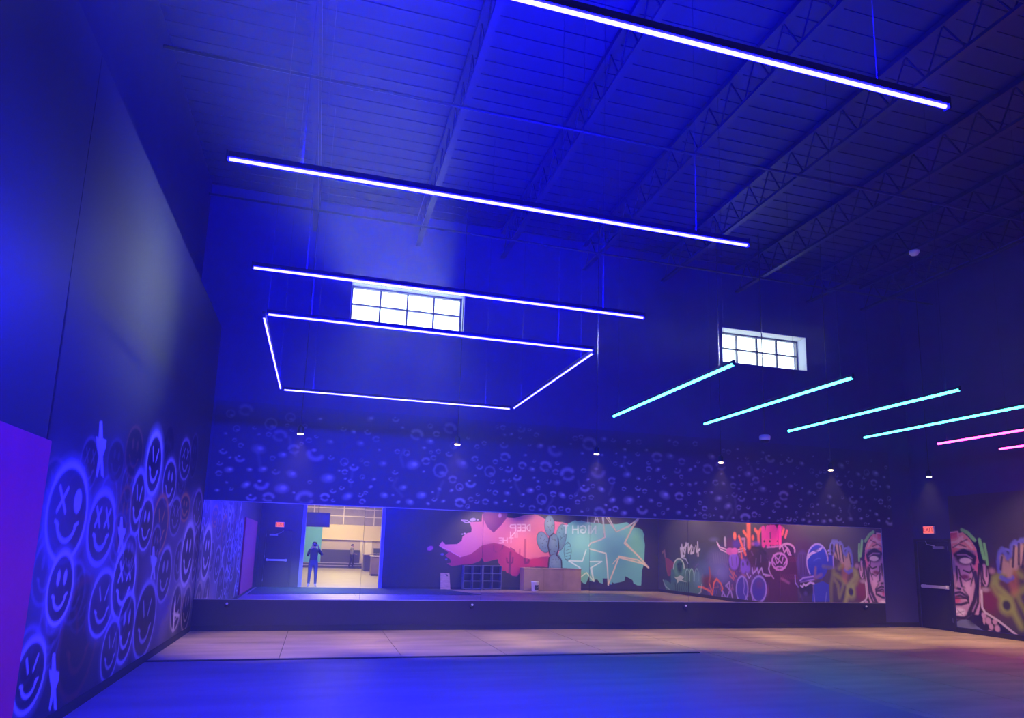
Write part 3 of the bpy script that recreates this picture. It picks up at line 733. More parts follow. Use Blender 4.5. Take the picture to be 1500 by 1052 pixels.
fstr(z4, [(450, 135), (520, 140), (555, 165), (500, 165), (455, 140)], .03, (220, 190, 225)); fdisc(z4, 587, 132, 34, 20, (205, 190, 230), 1, .2, .2); fdisc(z4, 645, 132, 12, 10, (205, 190, 230))
fdisc(z4, 490, 297, 14, 10, (220, 190, 225)); fdisc(z4, 462, 302, 8, 7, (220, 190, 225))
fstr(z4, [(230, 460), (330, 510), (440, 572)], .035, (235, 150, 190), .8)
for pts, w, c in (([(1203, 375), (1198, 590)], .10, (196, 84, 108)), ([(1140, 485), (1138, 545)], .06, (196, 84, 108)), ([(1198, 600), (1205, 650), (1240, 640), (1245, 615)], .10, (120, 30, 78)),
                  ([(1030, 525), (1018, 765)], .09, (118, 28, 78)), ([(985, 590), (990, 640), (1020, 650)], .06, (118, 28, 78)), ([(1058, 580), (1055, 640), (1025, 660)], .06, (118, 28, 78)),
                  ([(830, 440), (830, 500), (860, 520)], .05, (140, 36, 92)), ([(940, 440), (930, 480)], .06, (130, 34, 86)), ([(1030, 470), (1080, 500)], .05, (150, 40, 92)), ([(945, 480), (900, 500)], .03, (150, 40, 92))):
    fstr(z4, pts, w, c)
def ftext(zf, t, boxes, y0, y1, w, col, al=.95):             # each box runs from the larger to the smaller pixel: the mirror turns it
    for ch, (a, b) in zip(t, boxes):
        for st in GLY[ch]:
            cf.stroke([FP(zf, a+(b-a)*gx_, y1+(y0-y1)*gy_) for gx_, gy_ in st], w, col, al, .4)
ftext(z4, 'DEEP', [(1262, 1222), (1205, 1165), (1150, 1112), (1092, 1025)], 192, 268, .042, (252, 214, 214))
ftext(z4, 'IN', [(1118, 1098), (1085, 1030)], 280, 345, .04, (252, 214, 214)); ftext(z4, 'THE', [(1062, 1010), (990, 945), (932, 895)], 350, 410, .038, (252, 200, 206))
teal = [(430, 150), (480, 125), (520, 105), (545, 118), (600, 108), (650, 125), (830, 140), (850, 150), (1050, 150), (1160, 125), (1230, 190), (1300, 195), (1350, 222), (1362, 260), (1375, 280), (1365, 320), (1382, 400), (1370, 640), (1345, 720), (1335, 905), (1290, 905), (1240, 880), (1230, 840), (1140, 790), (1130, 850), (1060, 870), (1000, 880), (975, 860), (970, 895), (950, 890), (920, 820), (860, 820), (865, 885), (820, 870), (800, 835), (770, 830), (760, 862), (700, 850), (690, 800), (650, 892), (620, 880), (590, 850), (530, 860), (525, 700), (350, 690), (300, 560), (380, 330)]
fpoly(z5, teal, (112, 198, 196)); cf.clip_to([FP(z5, *p) for p in teal])
fdisc(z5, 1000, 380, 190, 230, (84, 152, 184), .8, .55); fdisc(z5, 1280, 380, 90, 150, (120, 205, 165), .5, .6); fdisc(z5, 560, 380, 150, 150, (128, 208, 200), .5, .6)
cf.mask = None
CR_ = (236, 236, 226); CR2 = (240, 226, 196)
for pts, w, c in (([(900, -250), (850, -20), (890, 310), (840, 340), (710, 385), (690, 420)], .06, CR_), ([(870, 60), (875, 250)], .06, (190, 225, 222)), ([(700, 455), (900, 510), (920, 690), (930, 900)], .055, CR_), ([(930, 890), (990, 740), (1060, 560), (1360, 640), (1425, 685)], .06, CR2),
                  ([(1425, 685), (1290, 530), (1130, 385), (1230, 190), (1330, 40)], .07, CR2), ([(900, -250), (930, 60), (1030, 245), (1180, 180), (1300, 80)], .055, CR_), ([(1040, 240), (1300, 100)], .035, CR_), ([(900, 60), (1010, 220)], .04, CR_), ([(1060, 545), (1290, 590), (1380, 650)], .06, CR2), ([(1150, 380), (1310, 560)], .05, CR2), ([(1300, 60), (1200, 220)], .04, (210, 240, 235)), ([(985, 640), (1060, 550)], .03, CR2)):
    fstr(z5, pts, w, c, .92, .5)
fstr(z5, [(655, 470), (610, 610), (440, 605), (580, 690), (540, 845), (660, 750), (752, 855), (712, 690), (850, 610), (705, 612)], .05, (214, 244, 238), .95, .4)
fstr(z5, [(580, 700), (548, 830)], .07, (214, 244, 238), .7); fstr(z5, [(725, 690), (750, 840)], .06, (214, 244, 238), .7)
ftext(z5, 'AT', [(815, 755), (705, 650)], 40, 135, .04, (214, 226, 226))
PAD = (104, 146, 158)
for x, y, rx, ry, r in ((345, 315, 62, 150, -.15), (205, 170, 60, 118, .05), (130, 375, 72, 122, .38), (255, 410, 62, 128, 0), (272, 640, 82, 110, 0)):
    fdisc(z5, x, y, rx*1.08, ry*1.06, (34, 40, 58), .9, .04, r); fdisc(z5, x, y, rx, ry, PAD, 1, .06, r); fdisc(z5, x-8, y-ry*.25, rx*.6, ry*.45, (140, 178, 184), .55, .7, r)
fdisc(z5, 345, 290, 52, 130, (100, 178, 178), .6, .4, -.15)
pr = random.Random(3)
for x, y, rx, ry in ((205, 170, 45, 90), (130, 375, 50, 90), (255, 410, 45, 100), (270, 640, 60, 60), (345, 300, 40, 100)):
    for k in range(12): fdisc(z5, x+pr.uniform(-1, 1)*rx, y+pr.uniform(-1, 1)*ry, 5, 5, (36, 44, 60), .8, .4)
for pts in ([(205, 300), (185, 420), (210, 540)], [(310, 330), (320, 440), (290, 540)], [(250, 270), (205, 305)], [(300, 540), (350, 600), (355, 690)], [(200, 560), (190, 690)]): fstr(z5, pts, .05, (30, 30, 52))
u_, v_ = FP(z5, 428, 490)
ftext(z5, 'NIGHT', [(775, 715), (700, 682), (655, 590), (555, 492), (430, 380)], 172, 265, .055, (206, 242, 240))
arc(cf, u_, v_, .17, .40, 0, 2*PI, .022, (30, 70, 74), .9)
for k in range(6): fstr(z5, [(400+k*4, 590-k*38), (470-k*3, 575-k*38)], .018, (30, 70, 74), .9)
cf.build('mural', lambda u, v: (u, np.full(u.shape, YF+.004), v), wf, m_paint, 'painted pink desert with lettering, cactus and teal stars')

# --- graffiti on the right wall: the far end seen straight, the rest in the mirror
cr = Canvas(.36, DY0-.08, .12, 3.15, .016, (.042, .038, .04))
z2 = zc(965, 765, 8.765); z3 = zc(1120, 765, 8.333); z6 = zc(1380, 760, 5.683)
def RP(zf, x, y):
    q = on_x(*zf(x, y), XR) if zf is z6 else mir_x(*zf(x, y), XR); return (q.y, q.z)
def rpoly(zf, pts, col, al=1.0): cr.poly([RP(zf, *p) for p in pts], col, al)
def rstr(zf, pts, w, col, al=1.0, soft=.35): cr.stroke([RP(zf, *p) for p in pts], w, col, al, soft)
def rdisc(zf, x, y, rx, ry, col, al=1.0, soft=.15):
    u, v = RP(zf, x, y); ru = abs(RP(zf, x+rx, y)[0]-RP(zf, x-rx, y)[0])/2; rv = abs(RP(zf, x, y+ry)[1]-RP(zf, x, y-ry)[1])/2
    cr.disc(u, v, ru, rv, col, al, soft)
def rring(zf, x, y, rx, ry, w, col, al=1.0, a0=0.0, a1=2*PI, soft=.4):
    rstr(zf, [(x+rx*math.cos(t), y-ry*math.sin(t)) for t in np.linspace(a0, a1, 24)], w, col, al, soft)
LAV = (172, 158, 236); LIL = (198, 140, 214)
for zf, x, y, rx, ry, c, a in ((z2, 950, 600, 160, 260, (96, 62, 150), .6), (z2, 1120, 620, 180, 240, (104, 70, 176), .65), (z2, 1250, 600, 200, 260, (92, 44, 110), .7), (z2, 820, 820, 160, 180, (80, 60, 130), .5), (z2, 1000, 420, 160, 130, (92, 50, 120), .5),
                               (z2, 640, 640, 170, 220, (74, 92, 140), .5), (z2, 330, 700, 240, 220, (70, 104, 100), .5), (z3, 250, 520, 220, 300, (96, 40, 92), .6), (z3, 520, 620, 170, 260, (70, 54, 130), .6), (z3, 820, 700, 200, 240, (84, 78, 74), .5), (z3, 960, 640, 150, 240, (104, 92, 56), .45), (z3, 1110, 760, 110, 200, (110, 40, 48), .6)):
    rdisc(zf, x, y, rx, ry, c, a, .8)
for k in range(130):                                        # older tags showing through
    x = pr.uniform(420, 1480); y = pr.uniform(430, 960); c = pr.choice(((120, 90, 180), (150, 80, 150), (90, 50, 110), (180, 120, 170), (60, 40, 90), (200, 130, 120)))
    rstr(z2, [(x, y), (x+pr.uniform(-30, 30), y+pr.uniform(-70, 70)), (x+pr.uniform(-50, 50), y+pr.uniform(-60, 60))], pr.uniform(.03, .08), c, pr.uniform(.25, .6), .6)
for k in range(60):
    x = pr.uniform(40, 1080); y = pr.uniform(380, 950); c = pr.choice(((110, 70, 150), (120, 60, 110), (70, 60, 130), (150, 130, 90), (60, 30, 60)))
    rstr(z3, [(x, y), (x+pr.uniform(-30, 30), y+pr.uniform(-90, 90)), (x+pr.uniform(-40, 40), y+pr.uniform(-60, 60))], pr.uniform(.03, .08), c, pr.uniform(.2, .5), .6)
# green figure, tag, red smear by the far corner
rpoly(z2, [(75, 450), (130, 470), (190, 520), (180, 600), (140, 690), (110, 690), (85, 560)], (158, 62, 72), .75); rstr(z2, [(40, 390), (70, 365), (75, 440)], .10, (160, 120, 95), .8)
rpoly(z2, [(50, 740), (90, 740), (150, 790), (150, 610), (200, 560), (330, 590), (380, 590), (430, 610), (440, 640), (520, 640), (560, 800), (520, 930), (420, 940), (200, 900), (90, 880)], (82, 136, 104), .9)
rdisc(z2, 255, 590, 70, 125, (98, 160, 112), 1); rring(z2, 252, 580, 68, 110, .06, (214, 226, 196), .95, -.1, PI*1.05); rdisc(z2, 262, 570, 34, 80, (24, 48, 44), .9, .4); rdisc(z2, 240, 540, 8, 14, (16, 30, 30)); rdisc(z2, 285, 535, 10, 16, (16, 30, 30))
rpoly(z2, [(190, 700), (230, 705), (270, 680), (320, 705), (290, 740), (360, 770), (260, 750), (220, 800), (230, 745)], (206, 222, 178), .95)
for x in range(205, 375, 24): rstr(z2, [(x, 780), (x+8, 860), (x-2, 915)], .06, (26, 48, 48), .75, .6)
for x in (360, 415, 480): rring(z2, x, 720, 28, 120, .05, (160, 206, 168), .8, -.3, PI*1.1)
rstr(z2, [(50, 740), (80, 820), (140, 870)], .05, (170, 200, 160), .8); rdisc(z2, 505, 730, 60, 100, (96, 150, 160), .7, .5); rdisc(z2, 560, 610, 90, 90, (88, 116, 160), .6, .6)
for p in ([(290, 290), (296, 440)], [(300, 330), (330, 400), (345, 270)], [(275, 340), (320, 330), (365, 280)], [(370, 280), (375, 390), (410, 300)], [(420, 320), (405, 400), (440, 390), (445, 330)], [(470, 310), (480, 380), (520, 350)], [(492, 260), (498, 430)], [(275, 330), (285, 440), (325, 430)]):
    rstr(z2, p, .09, (212, 208, 214), .95, .5)
rstr(z2, [(280, 450), (340, 470), (370, 530)], .06, (196, 196, 206), .8)
# blue cloud, orange script
rdisc(z2, 760, 560, 130, 170, (112, 112, 190), .65, .7); rdisc(z2, 790, 660, 90, 90, (128, 130, 205), .6, .7); rdisc(z2, 700, 470, 60, 80, (110, 100, 160), .4, .8)
for x in range(690, 860, 28): rstr(z2, [(x, 400), (x+14, 520)], .07, (150, 140, 170), .3, .9)
rdisc(z2, 640, 760, 95, 75, (112, 50, 44), .85, .4); rstr(z2, [(640, 590), (655, 690), (640, 760)], .10, (190, 84, 50), .85, .6)
rstr(z2, [(500, 830), (560, 838), (650, 885), (680, 935), (700, 780), (735, 730), (790, 790), (812, 850), (800, 880)], .085, (240, 118, 62), .95)
rstr(z2, [(545, 800), (530, 900), (480, 940), (430, 935)], .06, (190, 196, 170), .8); rstr(z2, [(640, 790), (680, 890)], .07, (240, 118, 62), .9)
for p in ([(820, 900), (800, 950), (840, 980)], [(850, 820), (900, 770), (905, 880), (860, 980)], [(870, 830), (920, 890), (940, 980)], [(810, 890), (850, 960)]): rstr(z2, p, .075, (176, 150, 220), .9)
for p in ([(900, 600), (960, 720)], [(930, 620), (985, 700)], [(905, 690), (950, 740)], [(960, 640), (940, 720)]): rstr(z2, p, .06, (222, 120, 110), .75, .6)
# horned head, drips, brown blob
for p in ([(738, 255), (775, 320), (860, 352)], [(742, 270), (780, 350), (862, 388)], [(1010, 355), (1100, 335), (1105, 355)], [(1015, 385), (1060, 375), (1105, 355)]): rstr(z2, p, .05, (226, 190, 226), .95)
rstr(z2, [(840, 210), (845, 300)], .12, (196, 186, 214), .8, .6); rdisc(z2, 905, 270, 45, 60, (104, 46, 90), .6, .5); rdisc(z2, 985, 280, 45, 50, (86, 54, 190), .7, .5); rdisc(z2, 700, 225, 50, 25, (110, 108, 150), .6, .7)
rdisc(z2, 955, 500, 78, 135, (30, 20, 50), .8, .1); rdisc(z2, 955, 495, 66, 120, (140, 96, 232), 1); rdisc(z2, 905, 375, 48, 46, (206, 92, 188), 1); rdisc(z2, 965, 372, 42, 42, (222, 104, 200), 1)
for x in (925, 985): rstr(z2, [(x, 450), (x+8, 560)], .04, (80, 46, 150), .8)
for x, y in ((1075, 570), (1130, 560)): rdisc(z2, x, y, 36, 95, (134, 98, 234), .95, .2); rdisc(z2, x-2, y-30, 12, 30, (44, 24, 80), .9, .3)
rdisc(z2, 1225, 430, 125, 150, (70, 26, 34), .9, .25); rdisc(z2, 1300, 480, 90, 120, (44, 22, 50), .85, .3); rstr(z2, [(1130, 340), (1200, 310), (1290, 330), (1360, 400)], .10, (20, 12, 24), .9); rstr(z2, [(1290, 340), (1300, 520), (1340, 580)], .08, (20, 12, 24), .9)
for p in ([(1300, 430), (1300, 520)], [(1240, 470), (1235, 540)], [(1180, 380), (1200, 420)]): rstr(z2, p, .06, (150, 110, 140), .6, .6)
rpoly(z2, [(1290, 520), (1480, 480), (1490, 1010), (1360, 1010), (1370, 760), (1300, 660)], (66, 18, 50), .9)
for x, y in ((1400, 860), (1440, 780), (1380, 900), (1450, 940)): rdisc(z2, x, y, 18, 50, (150, 70, 120), .5, .8)
for x, rx in ((1060, 75), (1275, 95)):
    rdisc(z2, x, 860, rx, 165, (72, 62, 178), 1); rring(z2, x, 860, rx, 165, .07, LAV, .95)
rstr(z2, [(1080, 700), (1090, 820), (1080, 900), (1130, 1000)], .05, LAV, .8); rstr(z2, [(1190, 760), (1170, 880), (1200, 1000)], .06, LAV, .85); rdisc(z2, 1280, 800, 40, 50, (120, 60, 130), .6, .6)
for p in ([(1120, 660), (1150, 720), (1170, 690)], [(1190, 590), (1200, 660), (1240, 620), (1255, 590), (1270, 660), (1300, 600)], [(1310, 590), (1330, 670), (1430, 690), (1470, 720)], [(1420, 520), (1400, 600), (1430, 680)]): rstr(z2, p, .06, (196, 178, 240), .9)
# orange and pink lettering at the top
for p, w in (([(1142, 20), (1150, 310)], .22), ([(1080, 120), (1150, 215)], .12), ([(1020, 185), (1060, 300), (1105, 415)], .12), ([(1225, 95), (1270, 150), (1300, 90)], .13), ([(1268, 140), (1275, 260)], .15), ([(1040, 330), (1060, 460)], .08)):
    rstr(z2, p, w, (248, 118, 70), .95, .4)
rdisc(z2, 966, 178, 22, 50, (240, 116, 80), .95, .3); rdisc(z2, 1198, 200, 18, 36, (248, 118, 70), .95, .3); rdisc(z2, 1200, 280, 22, 26, (206, 112, 150), .8, .4)
rstr(z2, [(1060, 215), (1095, 215), (1090, 300)], .09, (220, 150, 190), .7); rdisc(z2, 1250, 280, 40, 30, (110, 80, 220), .8, .5)
MG = (250, 62, 170)
for p in ([(1330, 85), (1335, 290)], [(1330, 90), (1365, 200), (1390, 80)], [(1388, 80), (1395, 290)], [(1415, 90), (1480, 90)], [(1448, 80), (1452, 290)]): rstr(z2, p, .20, MG, 1, .2)
for p in ([(105, 70), (105, 275)], [(105, 80), (140, 190), (172, 70)], [(172, 70), (172, 275)], [(60, 70), (100, 75)]): rstr(z3, p, .20, MG, 1, .2)
rpoly(z2, [(1320, 215), (1490, 215), (1490, 290), (1320, 290)], (250, 84, 158), .95); rpoly(z3, [(40, 205), (188, 205), (188, 280), (40, 280)], (250, 84, 158), .95)
for x in (1345, 1415): rdisc(z2, x, 245, 12, 14, (60, 14, 40))
for x in (55, 145): rdisc(z3, x, 232, 8, 9, (60, 14, 40))
for x in range(60, 185, 22): rdisc(z3, x, 284, 7, 7, (60, 14, 40), .9)
rstr(z3, [(222, 85), (206, 150)], .10, (244, 120, 92), .9); rstr(z3, [(262, 108), (242, 182)], .10, (232, 110, 110), .9); rstr(z3, [(205, 60), (230, 90)], .06, (200, 100, 90), .7)
# shaggy grinning head in maroon
rpoly(z3, [(60, 560), (180, 400), (350, 400), (385, 560), (395, 970), (30, 970)], (74, 18, 56), .92)
for k in range(16): x = 200+(k % 8)*24; y = 430+(k//8)*210; rstr(z3, [(x, y), (x+30, y+50)], .04, (110, 40, 84), .7)
rdisc(z3, 270, 340, 85, 70, (50, 24, 60), .9); rring(z3, 262, 350, 95, 85, .07, (196, 150, 196), .9, -.15, PI*.9)
for p in ([(210, 300), (230, 370), (260, 330), (280, 390), (310, 400)], [(240, 290), (280, 330), (300, 380)]): rstr(z3, p, .06, (190, 140, 200), .9)
rdisc(z3, 172, 480, 92, 105, (60, 22, 66), .95); rring(z3, 172, 480, 92, 100, .07, LIL, .95)
for p in ([(95, 400), (130, 430), (160, 460), (195, 380)], [(120, 440), (140, 500)], [(215, 430), (200, 500)], [(125, 560), (150, 545), (200, 545), (220, 560), (205, 580), (130, 580), (125, 560)], [(150, 500), (172, 470), (195, 500)], [(85, 470), (120, 520)], [(255, 470), (225, 520)]): rstr(z3, p, .05, LIL, .9)
rstr(z3, [(20, 310), (120, 300), (200, 290)], .06, (200, 150, 200), .8); rstr(z3, [(45, 480), (45, 600), (100, 690)], .05, (196, 150, 200), .85); rstr(z3, [(0, 660), (60, 650)], .05, (196, 150, 200), .8)
rstr(z3, [(195, 690), (285, 740)], .09, (170, 110, 140), .7, .6); rstr(z3, [(180, 620), (180, 960)], .03, (120, 70, 110), .7)
rdisc(z3, 480, 300, 60, 80, (70, 14, 44), .5, .8)
# purple column and blue rounded shape with its pale swoosh
rdisc(z3, 455, 510, 72, 165, (86, 64, 140), .8, .15)
for x in (420, 440, 470, 490): rstr(z3, [(x, 400), (x+6, 640)], .04, (52, 30, 84), .7)
rstr(z3, [(360, 650), (365, 740), (400, 790)], .05, LAV, .8)
rdisc(z3, 632, 480, 128, 215, (36, 62, 196), 1, .04); rring(z3, 632, 480, 128, 212, .055, LAV, .95, PI*.02, PI*1.25)
rpoly(z3, [(500, 460), (520, 390), (600, 340), (700, 300), (680, 340), (620, 370), (560, 400), (515, 460)], (186, 176, 240), 1); rdisc(z3, 615, 355, 22, 10, (36, 50, 150)); rstr(z3, [(585, 345), (650, 330)], .03, (36, 50, 150), .9)
rstr(z3, [(590, 470), (640, 440), (670, 445)], .03, (90, 110, 220), .8)
rpoly(z3, [(770, 390), (820, 385), (825, 570), (760, 580)], (40, 62, 190), 1); rstr(z3, [(765, 350), (800, 340), (825, 360)], .06, LAV, .9); rstr(z3, [(770, 385), (822, 390), (830, 560)], .05, LAV, .9)
rpoly(z3, [(580, 760), (700, 720), (770, 760), (785, 970), (570, 970)], (46, 74, 196), 1); rstr(z3, [(580, 780), (600, 970)], .04, LAV, .7); rstr(z3, [(745, 860), (730, 970)], .05, (140, 160, 220), .6)
rpoly(z3, [(420, 715), (460, 680), (580, 662), (595, 700), (430, 740)], (74, 52, 170), 1); rstr(z3, [(420, 715), (460, 680), (582, 662)], .05, LAV, .95); rstr(z3, [(430, 735), (595, 700)], .04, LAV, .8)
rdisc(z3, 490, 810, 90, 85, (12, 10, 34), .95, .25); rstr(z3, [(430, 775), (455, 790), (465, 755), (490, 775), (545, 735), (590, 750)], .06, (208, 200, 240), .95); rdisc(z3, 490, 870, 20, 24, (110, 90, 150), .6, .6)
# pale lettering with blue outline, olive spray
for x, y, rx, ry in ((812, 330, 26, 80), (865, 330, 34, 95), (912, 360, 28, 90), (985, 430, 60, 110)):
    rdisc(z3, x, y, rx, ry, (24, 22, 44), .8, .15); rring(z3, x, y, rx, ry, .06, (116, 126, 206), .95, -.2, PI*1.2)
rstr(z3, [(870, 330), (885, 440)], .10, (150, 140, 150), .7, .5)
OL = (148, 162, 54)
rstr(z3, [(610, 560), (600, 690), (680, 640)], .10, (150, 110, 110), .6, .7); rstr(z3, [(700, 540), (830, 560), (900, 560)], .10, (120, 112, 110), .6, .7)
rstr(z3, [(830, 590), (800, 760), (800, 960)], .12, OL, .7, .8); rstr(z3, [(840, 640), (950, 720), (940, 800), (900, 920), (880, 760), (840, 700)], .10, OL, .75, .7)
rstr(z3, [(900, 560), (950, 500), (1040, 560), (1095, 600), (1085, 680), (1000, 780)], .12, OL, .85, .7)
# the painted face by the door, seen straight
for p in ([(560, 445), (500, 465), (440, 500), (420, 560), (450, 620), (520, 670), (580, 720), (610, 800), (660, 900)], [(610, 630), (660, 590), (740, 560)]): rstr(z6, p, .14, OL, .9, .8)
rdisc(z6, 535, 720, 66, 80, OL, .9, .35); rdisc(z6, 538, 722, 34, 42, (38, 30, 26), .95, .3)
for p in ([(620, 590), (600, 420)], [(560, 490), (600, 620)]): rstr(z6, p, .12, (196, 130, 66), .6, .9)
for p in ([(480, 440), (470, 360), (482, 280), (502, 252), (528, 290), (545, 330), (575, 300), (582, 225), (610, 192), (640, 230), (660, 180), (720, 175)], [(495, 490), (540, 515), (585, 490)]): rstr(z6, p, .10, (104, 116, 196), .95, .5)
for p in ([(505, 330), (520, 440)], [(545, 380), (560, 470), (580, 360)], [(615, 250), (612, 400)], [(665, 235), (650, 360), (700, 330)]): rstr(z6, p, .13, (196, 172, 134), .9, .6)
for p in ([(500, 320), (488, 420)], [(600, 230), (590, 400)], [(640, 210), (640, 380)], [(690, 240), (670, 400)]): rstr(z6, p, .05, (24, 22, 50), .85)
rdisc(z6, 385, 680, 75, 110, (112, 34, 40), .85, .5)
rpoly(z6, [(320, 760), (360, 780), (420, 820), (520, 890), (630, 975), (500, 965), (300, 940), (100, 915), (108, 850), (260, 800)], (22, 16, 28), 1)
rpoly(z6, [(108, 860), (190, 835), (240, 850), (300, 900), (350, 935), (110, 905)], (120, 130, 142), .9); rdisc(z6, 260, 850, 40, 40, (30, 24, 40), .8, .5)
for x, y, rx, ry in ((350, 805, 20, 26), (385, 850, 24, 30), (410, 900, 18, 26), (440, 860, 20, 22), (462, 915, 22, 30), (400, 940, 16, 14), (350, 850, 10, 30)): rdisc(z6, x, y, rx, ry, (204, 160, 176), .85, .25)
rstr(z6, [(330, 600), (335, 740), (360, 780), (470, 850), (560, 920), (630, 975)], .05, (208, 196, 196), .85)
rpoly(z6, [(50, 200), (80, 150), (120, 125), (170, 112), (230, 165), (285, 245), (310, 330), (322, 480), (322, 700), (305, 800), (250, 800), (190, 840), (110, 840), (95, 770), (84, 640), (78, 500), (66, 350), (60, 260)], (192, 146, 166), 1)
cr.clip_to([RP(z6, *p) for p in [(50, 200), (80, 150), (120, 125), (170, 112), (230, 165), (285, 245), (310, 330), (322, 480), (322, 700), (305, 800), (250, 800), (190, 840), (110, 840), (95, 770), (84, 640), (78, 500), (66, 350), (60, 260)]])
rpoly(z6, [(50, 200), (110, 120), (180, 110), (250, 190), (290, 270), (240, 262), (160, 250), (100, 285), (60, 260)], (248, 168, 130), .9); rdisc(z6, 290, 370, 30, 90, (236, 110, 124), .8, .5); rdisc(z6, 100, 270, 30, 40, (236, 100, 96), .7, .5)
for p in ([(70, 200), (120, 190), (170, 150)], [(130, 230), (150, 160), (240, 210)], [(100, 230), (210, 250)], [(200, 190), (250, 240)]): rstr(z6, p, .05, (252, 214, 176), .9, .5)
for p in ([(90, 240), (140, 210), (200, 235)], [(150, 200), (210, 170)]): rstr(z6, p, .03, (90, 30, 44), .8)
rdisc(z6, 190, 320, 84, 66, (16, 10, 22), .97, .2); rstr(z6, [(110, 300), (180, 265), (270, 320), (265, 370)], .09, (14, 8, 20), .95); rdisc(z6, 196, 350, 50, 25, (240, 222, 206), 1, .15); rstr(z6, [(130, 300), (200, 300), (250, 330)], .035, (200, 150, 170), .7)
rdisc(z6, 90, 390, 22, 60, (122, 116, 150), .8, .4)
K = (18, 10, 26)
for p, w in (([(122, 400), (125, 500), (98, 570), (150, 585)], .06), ([(150, 490), (165, 560), (190, 575)], .05), ([(275, 450), (292, 560), (272, 680), (225, 790)], .10), ([(310, 380), (300, 560), (300, 700), (262, 800)], .06), ([(88, 625), (150, 612), (218, 650)], .06), ([(92, 655), (150, 640), (218, 668)], .05), ([(105, 712), (160, 715), (205, 700)], .06),
             ([(180, 430), (230, 450), (262, 420)], .04), ([(140, 420), (150, 470), (200, 520), (240, 500)], .04), ([(240, 380), (262, 470), (240, 560)], .035), ([(98, 820), (190, 830), (250, 790)], .09), ([(180, 590), (215, 640), (220, 700)], .05), ([(100, 470), (105, 560)], .04)):
    rstr(z6, p, w, K, .95)
rdisc(z6, 192, 485, 34, 20, (116, 34, 62), .95, .4); rdisc(z6, 120, 675, 34, 26, (206, 84, 110), .95, .3); rstr(z6, [(95, 660), (205, 662)], .035, (60, 16, 34), .9); rdisc(z6, 150, 775, 44, 32, (232, 214, 214), .95, .3); rdisc(z6, 210, 570, 30, 50, (222, 178, 200), .6, .6); rdisc(z6, 110, 520, 14, 60, (236, 186, 170), .7, .5)
for p in ([(130, 760), (170, 800)], [(120, 790), (180, 770)]): rstr(z6, p, .02, (120, 80, 100), .7)
cr.mask = None
rpoly(z6, [(262, 190), (300, 180), (340, 300), (345, 390), (322, 420), (300, 330), (285, 245)], K, 1)
rdisc(z6, 358, 470, 40, 108, K, 1, .1); rdisc(z6, 358, 470, 28, 92, (206, 158, 170), 1, .12); rstr(z6, [(335, 400), (340, 490), (360, 540)], .05, K, .9); rstr(z6, [(370, 400), (372, 480)], .04, K, .8); rdisc(z6, 415, 435, 26, 24, (200, 160, 150), .8, .5); rdisc(z6, 360, 590, 34, 20, (190, 170, 170), .6, .5)
rstr(z6, [(165, 92), (215, 118), (272, 178)], .085, (140, 226, 104), 1, .25); rstr(z6, [(312, 175), (335, 270), (352, 330)], .085, (136, 226, 110), 1, .25); rstr(z6, [(352, 210), (370, 300), (378, 380)], .065, (136, 226, 110), .95, .3)
rpoly(z6, [(55, 112), (135, 102), (138, 150), (100, 165), (40, 165)], (238, 108, 104), .9); rstr(z6, [(60, 115), (132, 108), (134, 150)], .03, (250, 200, 180), .9); rstr(z6, [(10, 135), (40, 125)], .05, (120, 70, 90), .7)
cr.build('mural', lambda u, v: (np.full(u.shape, XR-.004), u, v), wr, m_paint, 'graffiti of figures, letters and a large painted face')

# ------------------------------------------------------------------ the two people (seen in the mirror)
m_skin = mat('skin', (.50, .29, .20), .55); m_hair = mat('dark_hair', (.012, .010, .010), .7)
def limb_mesh(verts, edges, radii, levels=2):
    me = bpy.data.meshes.new('skin_chain'); me.from_pydata(verts, edges, []); o = bpy.data.objects.new('skin_chain', me); COL.objects.link(o)
    md = o.modifiers.new('skin', 'SKIN'); md.use_smooth_shade = True
    for v, r in zip(me.skin_vertices[0].data, radii): v.radius = r if isinstance(r, tuple) else (r, r); v.use_root = False
    me.skin_vertices[0].data[0].use_root = True
    sb = o.modifiers.new('sub', 'SUBSURF'); sb.levels = levels; sb.render_levels = levels
    dg = bpy.context.evaluated_depsgraph_get(); dg.update(); out = bpy.data.meshes.new_from_object(o.evaluated_get(dg))
    bpy.data.objects.remove(o); bpy.data.meshes.remove(me); return out
def blob(bm, c, r, n=10):
    mtx = Matrix.Translation(c) @ Matrix.Diagonal((*r, 1)); bmesh.ops.create_uvsphere(bm, u_segments=n, v_segments=n-2, radius=1, matrix=mtx)
